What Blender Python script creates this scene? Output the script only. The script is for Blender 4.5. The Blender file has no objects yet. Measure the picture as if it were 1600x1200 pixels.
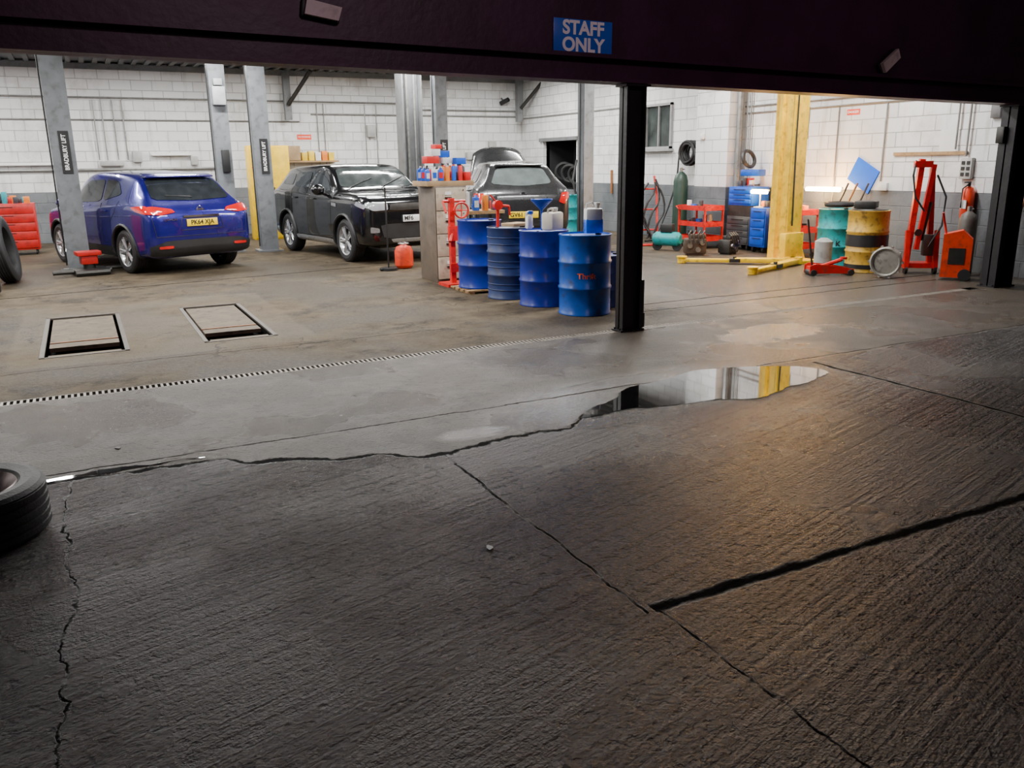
import bpy,bmesh,math,random
from mathutils import Vector,Matrix,Euler
from mathutils.bvhtree import BVHTree
random.seed(7)
R=math.radians
COL=bpy.context.scene.collection
# ------------------------------------------------------------ materials
def nn(nt,t,**k):
    n=nt.nodes.new(t)
    for a,b in k.items(): setattr(n,a,b)
    return n
MATS={}
def mat(name,col,rough=.5,metal=0,var=.18,scale=6,bump=0,bscale=60,coat=0,emit=0,dirt=0,spec=.5,trans=0):
    if name in MATS: return MATS[name]
    m=bpy.data.materials.new(name);m.use_nodes=True;nt=m.node_tree;L=nt.links
    b=nt.nodes["Principled BSDF"]
    tc=nn(nt,"ShaderNodeTexCoord")
    no=nn(nt,"ShaderNodeTexNoise");no.inputs["Scale"].default_value=scale;no.inputs["Detail"].default_value=6
    L.new(tc.outputs["Object"],no.inputs["Vector"])
    cr=nn(nt,"ShaderNodeValToRGB")
    cr.color_ramp.elements[0].position=.3;cr.color_ramp.elements[1].position=.7
    c=Vector(col)
    cr.color_ramp.elements[0].color=(*(c*(1-var)),1);cr.color_ramp.elements[1].color=(*[min(1,x*(1+var)) for x in c],1)
    L.new(no.outputs["Fac"],cr.inputs["Fac"])
    out=cr.outputs["Color"]
    if dirt:
        n2=nn(nt,"ShaderNodeTexNoise");n2.inputs["Scale"].default_value=scale*2.3;n2.inputs["Detail"].default_value=9
        L.new(tc.outputs["Object"],n2.inputs["Vector"])
        r2=nn(nt,"ShaderNodeValToRGB");r2.color_ramp.elements[0].position=.53;r2.color_ramp.elements[1].position=.68
        r2.color_ramp.elements[0].color=(0,0,0,1);r2.color_ramp.elements[1].color=(dirt,dirt,dirt,1)
        L.new(n2.outputs["Fac"],r2.inputs["Fac"])
        mx=nn(nt,"ShaderNodeMixRGB");L.new(r2.outputs["Color"],mx.inputs[0]);L.new(out,mx.inputs[1]);mx.inputs[2].default_value=(.05,.04,.03,1)
        out=mx.outputs[0]
    L.new(out,b.inputs["Base Color"])
    mr=nn(nt,"ShaderNodeMapRange");mr.inputs["To Min"].default_value=max(0,rough-.08);mr.inputs["To Max"].default_value=min(1,rough+.08)
    L.new(no.outputs["Fac"],mr.inputs["Value"]);L.new(mr.outputs[0],b.inputs["Roughness"])
    b.inputs["Metallic"].default_value=metal;b.inputs["Coat Weight"].default_value=coat
    b.inputs["Specular IOR Level"].default_value=spec
    if trans: b.inputs["Transmission Weight"].default_value=trans
    if emit:
        b.inputs["Emission Color"].default_value=(*col,1);b.inputs["Emission Strength"].default_value=emit
    if bump:
        n3=nn(nt,"ShaderNodeTexNoise");n3.inputs["Scale"].default_value=bscale;n3.inputs["Detail"].default_value=4
        L.new(tc.outputs["Object"],n3.inputs["Vector"])
        bp=nn(nt,"ShaderNodeBump");bp.inputs["Strength"].default_value=bump;bp.inputs["Distance"].default_value=.01
        L.new(n3.outputs["Fac"],bp.inputs["Height"]);L.new(bp.outputs[0],b.inputs["Normal"])
    MATS[name]=m;return m
rubber=mat("tyre_rubber",(.018,.018,.019),.6,bump=.3,bscale=90)
blackplastic=mat("black_plastic",(.016,.016,.017),.5)
blacksteel=mat("black_painted_steel",(.010,.008,.010),.4,bump=.2,bscale=25)
darksteel=mat("dark_steel",(.06,.058,.055),.45,.7,dirt=.5)
steel=mat("bare_steel",(.35,.34,.33),.35,.9,dirt=.3)
grate_steel=mat("worn_grate_steel",(.26,.23,.19),.5,.3,dirt=.5,scale=3)
chrome=mat("chrome",(.7,.7,.72),.12,1,var=.03)
silver=mat("alloy_silver",(.55,.56,.58),.28,.8,var=.05)
greypost=mat("grey_lift_paint",(.19,.205,.22),.4,.1,dirt=.35,scale=4)
greypost2=mat("grey_stanchion_paint",(.15,.155,.16),.5,dirt=.3,scale=3)
yellow=mat("yellow_paint",(.92,.53,.001),.38,dirt=.4,scale=5)
yellowcab=mat("yellow_cabinet_paint",(.92,.55,.001),.4,dirt=.12)
red=mat("red_paint",(.66,.012,.008),.4,dirt=.45)
dkred=mat("deep_red_tool_paint",(.50,.012,.010),.38,dirt=.35)
orange=mat("orange_red_paint",(.80,.05,.01),.42,dirt=.4)
blue=mat("blue_drum_paint",(.002,.020,.26),.34,dirt=.5,scale=5,bump=.1,bscale=8)
blue2=mat("bright_blue_drum_paint",(.002,.080,.42),.32,dirt=.6,scale=5,bump=.1,bscale=8)
blue3=mat("slate_blue_drum_paint",(.015,.035,.13),.4,dirt=.6,scale=5)
bluetool=mat("blue_tool_paint",(.003,.07,.50),.35,dirt=.25)
teal=mat("teal_paint",(.005,.31,.33),.42,dirt=.55)
cream=mat("ochre_drum_paint",(.60,.36,.04),.45,dirt=.65)
beige=mat("beige_drawer_paint",(.46,.39,.29),.5,dirt=.35)
brown=mat("brown_cabinet_paint",(.14,.108,.082),.5,dirt=.35)
white=mat("white_plastic",(.75,.75,.73),.45,var=.06)
offwhite=mat("cream_plastic",(.68,.64,.52),.45,var=.1)
card=mat("cardboard",(.36,.24,.13),.8,var=.2,bump=.1)
wood=mat("timber",(.36,.22,.10),.7,scale=12,dirt=.3)
paper=mat("paper",(.75,.75,.73),.7,var=.04)
glass=mat("dark_car_glass",(.02,.024,.028),.05,var=.3,spec=.9)
carblue=mat("metallic_blue_car_paint",(.014,.011,.19),.25,.5,var=.06,coat=1)
carblack=mat("gloss_black_car_paint",(.006,.006,.007),.15,.0,var=.1,coat=1)
cargrey=mat("dark_grey_car_paint",(.040,.041,.043),.28,.5,var=.06,coat=1)
redlens=mat("red_lamp_lens",(.60,.006,.006),.12,coat=1,emit=.15)
clearlens=mat("clear_lamp_lens",(.45,.47,.5),.1,.3,coat=1)
plateY=mat("yellow_number_plate",(.95,.66,.01),.35,var=.03)
plateW=mat("white_number_plate",(.8,.8,.8),.35,var=.03)
ink=mat("black_ink",(.01,.01,.01),.5)
inkwhite=mat("white_ink",(.9,.9,.9),.5,var=.03)
inkred=mat("red_ink",(.85,.06,.01),.5)
inkorange=mat("orange_ink",(.9,.12,.02),.5)
signblue=mat("blue_sign_plastic",(.02,.12,.60),.3,var=.06)
greenp=mat("green_cylinder_paint",(.02,.05,.035),.45,dirt=.3)
fascia=mat("fascia_dark_paint",(.040,.008,.030),.5,var=.35,scale=2,bump=.35,bscale=14)
conduitm=mat("galvanised_conduit",(.25,.25,.24),.45,.5,dirt=.3)
bluefluid=mat("blue_screenwash",(.01,.16,.85),.2,coat=.5)
tube=mat("fluorescent_tube_glow",(.86,.95,1.0),.4,var=0,emit=7)
warmtube=mat("warm_tube_glow",(1,.62,.24),.4,var=0,emit=120)
concrete_panel=mat("concrete_infill",(.13,.10,.068),.7,dirt=.75,scale=4,bump=.3,var=.3,spec=.25)
rust=mat("rusty_steel",(.30,.12,.04),.6,.3,dirt=.5)
shadepit=mat("painted_shade_recess",(.008,.007,.007),.9,spec=.1)  # near-black colour paints in the shade inside drain channel and pits
waterm=mat("puddle_water",(.006,.006,.006),.0,var=.2,spec=.9,coat=.5)
waterm.node_tree.nodes["Principled BSDF"].inputs["Coat Roughness"].default_value=.02
# ------------------------------------------------------------ mesh builder
class M:
    def __init__(s): s.bm=bmesh.new()
    def _x(s,vs,c,rot):
        mt=Matrix.Translation(Vector(c))@Euler([R(a) for a in rot]).to_matrix().to_4x4()
        bmesh.ops.transform(s.bm,matrix=mt,verts=vs)
    def box(s,c,d,rot=(0,0,0),bev=0):
        g=bmesh.ops.create_cube(s.bm,size=1);vs=g['verts']
        bmesh.ops.scale(s.bm,vec=Vector(d),verts=vs)
        if bev:
            es=list({e for v in vs for e in v.link_edges})
            r=bmesh.ops.bevel(s.bm,geom=es,offset=bev,segments=2,affect='EDGES',profile=.5)
            vs=list({v for f in r['faces'] for v in f.verts}|{v for v in vs if v.is_valid})
        s._x(vs,c,rot);return s
    def cyl(s,c,r,h,rot=(0,0,0),seg=20,r2=None):
        g=bmesh.ops.create_cone(s.bm,cap_ends=True,segments=seg,radius1=r,radius2=r if r2 is None else r2,depth=h)
        s._x(g['verts'],c,rot);return s
    def lathe(s,prof,c=(0,0,0),rot=(0,0,0),seg=32,closed=False):
        vs=[];rings=[]
        for (r,z) in prof:
            ring=[s.bm.verts.new((r*math.cos(2*math.pi*i/seg),r*math.sin(2*math.pi*i/seg),z)) for i in range(seg)] if r>1e-5 else [s.bm.verts.new((0,0,z))]
            rings.append(ring);vs+=ring
        prs=list(zip(rings[:-1],rings[1:]))
        if closed: prs.append((rings[-1],rings[0]))
        for a,b in prs:
            for i in range(seg):
                j=(i+1)%seg
                if len(a)==1 and len(b)==1: continue
                if len(a)==1: s.bm.faces.new((a[0],b[j],b[i]))
                elif len(b)==1: s.bm.faces.new((a[i],a[j],b[0]))
                else: s.bm.faces.new((a[i],a[j],b[j],b[i]))
        s._x(vs,c,rot);return s
    def torus(s,c,Rr,r,rot=(0,0,0),seg=28,k=8):
        return s.lathe([(Rr+r*math.cos(2*math.pi*i/k),r*math.sin(2*math.pi*i/k)) for i in range(k)],c,rot,seg,closed=True)
    def rod(s,a,b,r,seg=8,r2=None):
        a=Vector(a);b=Vector(b);d=b-a
        if d.length<1e-6: return s
        g=bmesh.ops.create_cone(s.bm,cap_ends=True,segments=seg,radius1=r,radius2=r if r2 is None else r2,depth=d.length)
        q=d.to_track_quat('Z','Y').to_matrix().to_4x4()
        bmesh.ops.transform(s.bm,matrix=Matrix.Translation((a+b)/2)@q,verts=g['verts']);return s
    def tube(s,pts,r,seg=6):
        pts=[Vector(p) for p in pts];rings=[]
        for i,p in enumerate(pts):
            t=(pts[min(i+1,len(pts)-1)]-pts[max(i-1,0)])
            if t.length<1e-7: t=Vector((0,0,1))
            q=t.to_track_quat('Z','Y')
            rings.append([s.bm.verts.new(p+q@Vector((r*math.cos(2*math.pi*k/seg),r*math.sin(2*math.pi*k/seg),0))) for k in range(seg)])
        for a,b in zip(rings[:-1],rings[1:]):
            for k in range(seg):
                j=(k+1)%seg;s.bm.faces.new((a[k],a[j],b[j],b[k]))
        s.bm.faces.new(rings[0][::-1]);s.bm.faces.new(rings[-1]);return s
    def prism(s,poly,t,c=(0,0,0),rot=(0,0,0)):
        a=[s.bm.verts.new((x,y,-t/2)) for x,y in poly];b=[s.bm.verts.new((x,y,t/2)) for x,y in poly]
        s.bm.faces.new(a[::-1]);s.bm.faces.new(b);n=len(poly)
        for i in range(n): s.bm.faces.new((a[i],a[(i+1)%n],b[(i+1)%n],b[i]))
        s._x(a+b,c,rot);return s
    def sph(s,c,r,sc=(1,1,1),seg=16):
        g=bmesh.ops.create_uvsphere(s.bm,u_segments=seg,v_segments=max(6,seg//2),radius=r)
        bmesh.ops.scale(s.bm,vec=Vector(sc),verts=g['verts']);s._x(g['verts'],c,(0,0,0));return s
    def obj(s,name,m,parent=None,ang=35,loc=None,rot=None,label=None,cat=None,kind=None,group=None,recalc=True):
        if recalc: bmesh.ops.recalc_face_normals(s.bm,faces=s.bm.faces)
        for f in s.bm.faces: f.smooth=True
        for e in s.bm.edges:
            if len(e.link_faces)==2 and e.calc_face_angle(0)>R(ang): e.smooth=False
        me=bpy.data.meshes.new(name);s.bm.to_mesh(me);s.bm.free()
        me.materials.append(m)
        o=bpy.data.objects.new(name,me);COL.objects.link(o)
        if parent is not None: o.parent=parent
        if loc is not None: o.location=loc
        if rot is not None: o.rotation_euler=[R(a) for a in rot]
        tag(o,label,cat,kind,group);return o
def tag(o,label=None,cat=None,kind=None,group=None):
    if label: o["label"]=label
    if cat: o["category"]=cat
    if kind: o["kind"]=kind
    if group: o["group"]=group
def thing(name,label,cat,loc=(0,0,0),rz=0,group=None):
    e=bpy.data.objects.new(name,None);e.empty_display_size=.2;COL.objects.link(e)
    e.location=loc;e.rotation_euler=(0,0,R(rz));tag(e,label,cat,None,group);return e
def text(name,body,size,m,parent,loc,rot,ext=.0015,sx=1,align='CENTER',bold=.012):
    cu=bpy.data.curves.new(name,'FONT');cu.body=body;cu.size=size;cu.extrude=ext;cu.align_x=align;cu.align_y='CENTER';cu.offset=size*bold
    t=bpy.data.objects.new(name,cu);COL.objects.link(t)
    dg=bpy.context.evaluated_depsgraph_get()
    me=bpy.data.meshes.new_from_object(t.evaluated_get(dg));bpy.data.objects.remove(t)
    me.materials.clear();me.materials.append(m)
    o=bpy.data.objects.new(name,me);COL.objects.link(o)
    if parent is not None:o.parent=parent
    o.location=loc;o.rotation_euler=[R(a) for a in rot];o.scale=(sx,1,1);return o
def copy_thing(src,loc,rz=None,label=None):
    n=src.copy();COL.objects.link(n);n.location=loc
    if rz is not None: n.rotation_euler=(0,0,R(rz))
    if label: n["label"]=label
    def rec(a,b):
        for ch in a.children:
            c=ch.copy();COL.objects.link(c);c.parent=b;rec(ch,c)
    rec(src,n);return n
# ------------------------------------------------------------ node math helper
class NM:
    def __init__(s,nt): s.nt=nt;s.L=nt.links
    def m(s,op,a,b=None,c=None):
        n=nn(s.nt,"ShaderNodeMath",operation=op)
        for i,v in enumerate((a,b,c)):
            if v is None: continue
            if isinstance(v,(int,float)): n.inputs[i].default_value=v
            else: s.L.new(v,n.inputs[i])
        return n.outputs[0]
    def ss(s,x,a,b):
        n=nn(s.nt,"ShaderNodeMapRange",interpolation_type='SMOOTHSTEP')
        s.L.new(x,n.inputs["Value"])
        if a>b:
            n.inputs["From Min"].default_value=b;n.inputs["From Max"].default_value=a
            n.inputs["To Min"].default_value=1;n.inputs["To Max"].default_value=0
        else:
            n.inputs["From Min"].default_value=a;n.inputs["From Max"].default_value=b
        return n.outputs[0]
    def noise(s,vec,scale,det=4,rough=.5):
        n=nn(s.nt,"ShaderNodeTexNoise");n.inputs["Scale"].default_value=scale;n.inputs["Detail"].default_value=det;n.inputs["Roughness"].default_value=rough
        s.L.new(vec,n.inputs["Vector"]);return n.outputs["Fac"]
    def comb(s,x,y,z=0):
        n=nn(s.nt,"ShaderNodeCombineXYZ")
        for i,v in enumerate((x,y,z)):
            if isinstance(v,(int,float)): n.inputs[i].default_value=v
            else: s.L.new(v,n.inputs[i])
        return n.outputs[0]
    def mix(s,f,a,b):
        n=nn(s.nt,"ShaderNodeMixRGB")
        for i,v in enumerate((f,a,b)):
            if isinstance(v,(int,float)): n.inputs[i].default_value=v
            elif isinstance(v,tuple): n.inputs[i].default_value=(*v,1)
            else: s.L.new(v,n.inputs[i])
        return n.outputs[0]
    def lerp(s,f,a,b):
        n=nn(s.nt,"ShaderNodeMix");n.data_type='FLOAT'
        for i,v in zip((0,2,3),(f,a,b)):
            if isinstance(v,(int,float)): n.inputs[i].default_value=v
            else: s.L.new(v,n.inputs[i])
        return n.outputs[0]
def floor_material():
    m=bpy.data.materials.new("wet_concrete_floor");m.use_nodes=True;nt=m.node_tree;L=nt.links;b=nt.nodes["Principled BSDF"];q=NM(nt)
    geo=nn(nt,"ShaderNodeNewGeometry");sp=nn(nt,"ShaderNodeSeparateXYZ");L.new(geo.outputs["Position"],sp.inputs[0])
    P=geo.outputs["Position"];x0,y0=sp.outputs[0],sp.outputs[1]
    w1=q.m('SUBTRACT',q.noise(P,2.2,7,.62),.5);P2=nn(nt,"ShaderNodeVectorMath",operation='ADD');L.new(P,P2.inputs[0]);P2.inputs[1].default_value=(13,7,3)
    w2=q.m('SUBTRACT',q.noise(P2.outputs[0],2.2,7,.62),.5)
    x=q.m('ADD',x0,q.m('MULTIPLY',w1,.10));y=q.m('ADD',y0,q.m('MULTIPLY',w2,.10))
    mr=nn(nt,"ShaderNodeMapRange");L.new(x0,mr.inputs[0]);mr.inputs[1].default_value=-2;mr.inputs[2].default_value=6
    cr=nn(nt,"ShaderNodeValToRGB");L.new(mr.outputs[0],cr.inputs[0]);e=cr.color_ramp.elements
    pts=[(-2,5.05),(-.35,4.90),(.0,4.88),(.55,4.84),(.66,4.70),(.9,4.64),(1.15,4.50),(1.40,4.46),(1.55,4.32),(1.75,4.30),(2.2,4.36),(2.62,4.36),(2.85,4.56),(3.1,4.6),(3.6,5.0)]
    e[0].position=0;e[1].position=1
    e[0].color=(.505,)*3+(1,);e[1].color=(.5,)*3+(1,)
    for u,v in pts[1:]:
        n=e.new((u+2)/8);n.color=(v/10,)*3+(1,)
    bd=q.m('MULTIPLY',cr.outputs[0],10)
    jag=q.m('MULTIPLY',q.m('SUBTRACT',q.noise(P,9,5,.7),.5),.13)
    dv=q.m('ADD',q.m('SUBTRACT',y,bd),jag)
    outer=q.ss(dv,.012,-.012)
    inner=q.ss(y0,6.84,6.86)
    brk=q.ss(q.noise(P,4.5,4,.6),.38,.56)
    def line(coord,c,w,lims=[],broken=0):
        d=q.m('ABSOLUTE',q.m('SUBTRACT',coord,c));k=q.ss(d,w,w*.3)
        for (cc,a,bb) in lims:
            k=q.m('MULTIPLY',k,q.m('MULTIPLY',q.m('GREATER_THAN',cc,a),q.m('LESS_THAN',cc,bb)))
        if broken: k=q.m('MULTIPLY',k,q.lerp(brk,1-broken,1.0))
        return k
    gw=q.m('MULTIPLY',q.m('SUBTRACT',q.noise(P,3.0,3),.25),.09)
    gap=q.ss(q.m('SUBTRACT',q.m('ABSOLUTE',dv),gw),.010,-.012);gap=q.m('MULTIPLY',gap,q.m('LESS_THAN',x0,3.0))
    gy=q.m('ADD',y0,q.m('ADD',q.m('MULTIPLY',w2,.04),q.m('MULTIPLY',jag,.40)))
    gwd=q.m('MULTIPLY',q.m('SUBTRACT',q.noise(P2.outputs[0],4.0,4,.6),.12),.085)
    groove=q.m('MULTIPLY',q.ss(q.m('SUBTRACT',q.m('ABSOLUTE',q.m('SUBTRACT',gy,2.29)),gwd),.008,-.02),q.m('GREATER_THAN',x0,1.74))
    jx=q.m('ADD',x,q.m('MULTIPLY',jag,.25))
    cks=[gap,line(q.m('ADD',y,q.m('MULTIPLY',jag,.3)),5.03,.012,[],.5),
      line(jx,1.71,.012,[(y0,2.27,4.3)],.6),line(jx,1.76,.008,[(y0,-3,2.27)],.9),groove,
      line(jx,5.31,.026,[(y0,-3,4.9)],.3),line(q.m('ADD',jx,q.m('MULTIPLY',w2,.2)),-.24,.008,[(y0,-3,4.9)],.7),
      line(q.m('SUBTRACT',y,q.m('MULTIPLY',x0,.16)),12.9,.04,[(y0,6.9,30)],.4),
      line(y,8.02,.022,[(x0,5.6,30)]),line(y,7.62,.018,[(x0,5.2,30)]),line(y,7.85,.010,[(x0,-4,3.2)],.5)]
    ck=cks[0]
    for k in cks[1:]: ck=q.m('MAXIMUM',ck,k)
    vo=nn(nt,"ShaderNodeTexVoronoi",feature='DISTANCE_TO_EDGE');vo.inputs["Scale"].default_value=.9;L.new(q.comb(q.m('ADD',x,q.m('MULTIPLY',w2,.9)),q.m('ADD',y,q.m('MULTIPLY',w1,.9))),vo.inputs["Vector"])
    fine=q.m('MULTIPLY',q.ss(vo.outputs["Distance"],.010,.001),q.m('MULTIPLY',inner,q.ss(q.noise(P,.7,3),.46,.56)))
    a=R(16);t=q.m('ADD',q.m('MULTIPLY',x0,math.cos(a)),q.m('MULTIPLY',y0,math.sin(a)));nrm=q.m('ADD',q.m('MULTIPLY',x0,-math.sin(a)),q.m('MULTIPLY',y0,math.cos(a)))
    rid=q.noise(q.comb(q.m('MULTIPLY',t,.45),q.m('MULTIPLY',nrm,17)),1.6,4,.6)
    rid2=q.noise(q.comb(q.m('MULTIPLY',t,.18),q.m('MULTIPLY',nrm,3)),1.3,3,.5)
    vg=nn(nt,"ShaderNodeTexVoronoi");vg.inputs["Scale"].default_value=58;L.new(P,vg.inputs["Vector"])
    vg2=nn(nt,"ShaderNodeTexVoronoi");vg2.inputs["Scale"].default_value=115;L.new(P,vg2.inputs["Vector"])
    agg=q.m('ADD',vg.outputs["Distance"],q.m('MULTIPLY',vg2.outputs["Distance"],.6))
    ag2=q.noise(P,52,6,.75);big=q.noise(P,.55,5,.55);med=q.noise(P,3.2,6,.6)
    pits=q.ss(q.noise(P,19,4,.6),.45,.35)
    spk=q.ss(vg.outputs["Distance"],.10,.45)
    oc=q.mix(q.m('MULTIPLY',spk,.9),(.145,.126,.118),(.028,.024,.023))
    oc=q.mix(q.m('MULTIPLY',q.ss(med,.35,.7),.5),oc,(.050,.043,.040));oc=q.mix(q.m('MULTIPLY',pits,.9),oc,(.006,.005,.005))
    oc=q.mix(q.m('MULTIPLY',q.ss(rid,.48,.36),.7),oc,(.012,.010,.010))
    oc=q.mix(q.m('MULTIPLY',q.ss(big,.54,.38),.6),oc,(.018,.013,.015))
    sc=q.mix(q.ss(big,.35,.65),(.048,.036,.024),(.085,.066,.045));sc=q.mix(q.m('MULTIPLY',pits,.7),sc,(.018,.014,.010));sc=q.mix(q.m('MULTIPLY',q.ss(ag2,.45,.62),.45),sc,(.13,.10,.072))
    sc=q.mix(q.m('MULTIPLY',q.ss(med,.52,.66),.5),sc,(.025,.019,.013))
    ic=q.mix(q.ss(med,.3,.7),(.062,.046,.028),(.125,.095,.060));ic=q.mix(q.ss(big,.56,.40),ic,(.048,.036,.023))
    st=q.ss(q.noise(P,1.3,8,.72),.52,.62);ic=q.mix(q.m('MULTIPLY',st,.8),ic,(.020,.015,.011))
    grit=q.ss(q.noise(P,28,6,.7),.42,.62);ic=q.mix(q.m('MULTIPLY',grit,.35),ic,(.15,.118,.078))
    pad=q.m('MULTIPLY',q.m('MULTIPLY',q.ss(x,-.78,-.72),q.ss(x,1.98,1.92)),q.m('MULTIPLY',q.ss(y,7.95,8.0),q.ss(y,11.55,11.5)))
    ic=q.mix(q.m('MULTIPLY',pad,.4),ic,(.15,.118,.078))
    wetR=q.m('MULTIPLY',q.ss(x0,4.8,7.5),q.ss(y0,14,9));ic=q.mix(q.m('MULTIPLY',wetR,.5),ic,(.055,.041,.029))
    col=q.mix(outer,q.mix(inner,sc,ic),oc);col=q.mix(q.m('MAXIMUM',ck,q.m('MULTIPLY',fine,.85)),col,(.005,.004,.004))
    L.new(col,b.inputs["Base Color"])
    ro=q.lerp(q.ss(big,.4,.62),.20,.32);rs=q.lerp(q.ss(q.noise(P,.9,4),.42,.6),.24,.50)
    ri=q.lerp(wetR,q.lerp(q.ss(big,.4,.6),.50,.75),.22)
    r=q.lerp(outer,q.lerp(inner,rs,ri),ro)
    dx=q.m('MULTIPLY',q.m('SUBTRACT',x0,3.7),.42);dy=q.m('SUBTRACT',y,4.78);dd=q.m('ADD',q.m('MULTIPLY',dx,dx),q.m('MULTIPLY',dy,dy))
    wet=q.ss(dd,.55,.12)
    dx2=q.m('SUBTRACT',x,2.05);dy2=q.m('MULTIPLY',q.m('SUBTRACT',y,4.56),2.2);wet2=q.ss(q.m('ADD',q.m('MULTIPLY',dx2,dx2),q.m('MULTIPLY',dy2,dy2)),.10,.02)
    dx3=q.m('MULTIPLY',q.m('SUBTRACT',x,5.9),.6);dy3=q.m('MULTIPLY',q.m('SUBTRACT',y,6.0),1.6);wet3=q.ss(q.m('ADD',q.m('ADD',q.m('MULTIPLY',dx3,dx3),q.m('MULTIPLY',dy3,dy3)),q.m('MULTIPLY',w1,1.2)),.30,.15)
    wet=q.m('MAXIMUM',q.m('MAXIMUM',wet,q.m('MULTIPLY',wet2,.9)),wet3)
    r=q.lerp(q.m('MULTIPLY',wet,.7),r,.07);r=q.lerp(ck,r,.9)
    L.new(r,b.inputs["Roughness"])
    spc=q.lerp(outer,q.lerp(inner,.40,q.lerp(wetR,.18,.65)),.80);spc=q.lerp(wet,spc,.6);spc=q.lerp(ck,spc,.05);L.new(spc,b.inputs["Specular IOR Level"])
    ho=q.m('ADD',q.m('ADD',q.m('MULTIPLY',rid,.038),q.m('MULTIPLY',rid2,.045)),q.m('ADD',q.m('MULTIPLY',agg,-.0100),q.m('MULTIPLY',ag2,.019)))
    ho=q.m('SUBTRACT',ho,q.m('MULTIPLY',pits,.012))
    hs=q.m('ADD',q.m('MULTIPLY',ag2,.012),q.m('ADD',q.m('MULTIPLY',med,.008),q.m('MULTIPLY',agg,-.0035)));hs=q.m('SUBTRACT',hs,q.m('MULTIPLY',pits,.004))
    hh=q.lerp(outer,hs,ho);hh=q.m('SUBTRACT',hh,q.m('MULTIPLY',ck,.010));hh=q.lerp(q.m('MULTIPLY',wet,.7),hh,q.m('MULTIPLY',hh,.15))
    bp=nn(nt,"ShaderNodeBump");bp.inputs["Strength"].default_value=1;bp.inputs["Distance"].default_value=.95
    L.new(hh,bp.inputs["Height"]);L.new(bp.outputs[0],b.inputs["Normal"]);return m
def wall_material(name,dado):
    m=bpy.data.materials.new(name);m.use_nodes=True;nt=m.node_tree;L=nt.links;b=nt.nodes["Principled BSDF"];q=NM(nt)
    geo=nn(nt,"ShaderNodeNewGeometry");sp=nn(nt,"ShaderNodeSeparateXYZ");P=geo.outputs["Position"];L.new(P,sp.inputs[0])
    s=q.m('ADD',sp.outputs[0],sp.outputs[1]);z=sp.outputs[2]
    br=nn(nt,"ShaderNodeTexBrick");L.new(q.comb(s,z),br.inputs["Vector"])
    br.inputs["Scale"].default_value=1;br.inputs["Brick Width"].default_value=.45;br.inputs["Row Height"].default_value=.225;br.inputs["Mortar Size"].default_value=.009;br.inputs["Mortar Smooth"].default_value=.5
    br.inputs["Color1"].default_value=(.80,.80,.80,1);br.inputs["Color2"].default_value=(.71,.71,.71,1);br.inputs["Mortar"].default_value=(.47,.47,.47,1)
    col=br.outputs["Color"]
    n1=q.noise(P,1.1,7,.65);col=q.mix(q.m('MULTIPLY',q.ss(n1,.50,.68),.5),col,(.42,.39,.35))
    stv=q.noise(q.comb(q.m('MULTIPLY',s,5),q.m('MULTIPLY',z,.5)),1.2,5,.6);col=q.mix(q.m('MULTIPLY',q.ss(stv,.55,.7),.4),col,(.34,.31,.27))
    low=q.ss(z,1.15,1.13);gcol=q.mix(q.ss(n1,.35,.65),(.10,.11,.12),(.17,.18,.19))
    col=q.mix(q.m('MULTIPLY',low,dado),col,gcol)
    L.new(col,b.inputs["Base Color"]);b.inputs["Roughness"].default_value=.6
    bp=nn(nt,"ShaderNodeBump");bp.inputs["Strength"].default_value=.8;bp.inputs["Distance"].default_value=.02
    h=q.m('ADD',q.m('MULTIPLY',br.outputs["Fac"],-.6),q.m('MULTIPLY',q.noise(P,25,4),.25));L.new(h,bp.inputs["Height"]);L.new(bp.outputs[0],b.inputs["Normal"]);return m
FL=floor_material();WL=wall_material("painted_block_wall",1.0)
# ------------------------------------------------------------ shell
UL,UR,VB,HC,VF=-4.2,11.54,22.0,3.95,6.85
f=M();ft=M();us=[-7,-4.0,-.5,.25,.91,1.61,10.2,13];vs=[-3,6.785,6.915,8.38,10.72,22.3]
def quad(F,a,b,c,d): F.bm.faces.new([F.bm.verts.new(p) for p in (a,b,c,d)])
for i in range(len(us)-1):
    for j in range(len(vs)-1):
        u0,u1,v0,v1=us[i],us[i+1],vs[j],vs[j+1]
        hole=(j==1 and 1<=i<=5) or (j==3 and i in(2,4))
        z=-.13 if hole else 0
        quad(ft if hole else f,(u0,v0,z),(u1,v0,z),(u1,v1,z),(u0,v1,z))
def pitwalls(u0,u1,v0,v1,z=-.13):
    c=[(u0,v0),(u1,v0),(u1,v1),(u0,v1)]
    for k in range(4):
        a=c[k];b=c[(k+1)%4];quad(ft,(*a,0),(*b,0),(*b,z),(*a,z))
pitwalls(-4,10.2,6.785,6.915);pitwalls(-.5,.25,8.38,10.72);pitwalls(.91,1.61,8.38,10.72)
f.obj("floor",FL,kind="structure",recalc=False)
ft.obj("trim_5",shadepit,kind="structure",recalc=False)  # channel and pit faces, their shade put into the colour
M().box(((UL+UR)/2,VB+.1,HC/2+.2),(UR-UL+.6,.2,HC+.4)).obj("wall_back",WL,kind="structure")
M().box((UL-.1,14.5,HC/2+.2),(.2,15.2,HC+.4)).obj("wall_left",WL,kind="structure")
w=M()
def wb(v0,v1,z0,z1): w.box((UR+.1,(v0+v1)/2,(z0+z1)/2),(.2,v1-v0,z1-z0))
wb(6.95,15.04,0,4.3);wb(15.04,16.0,0,1.9);wb(15.04,16.0,2.85,4.3);wb(16.0,19.0,0,4.3);wb(19.0,20.75,0,.95);wb(19.0,20.75,2.2,4.3);wb(20.75,22.2,0,4.3)
w.obj("wall_right",WL,kind="structure")
M().box((UR-.17,13.35,HC/2),(.34,.95,HC)).obj("trim_1",WL,kind="structure")
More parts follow.
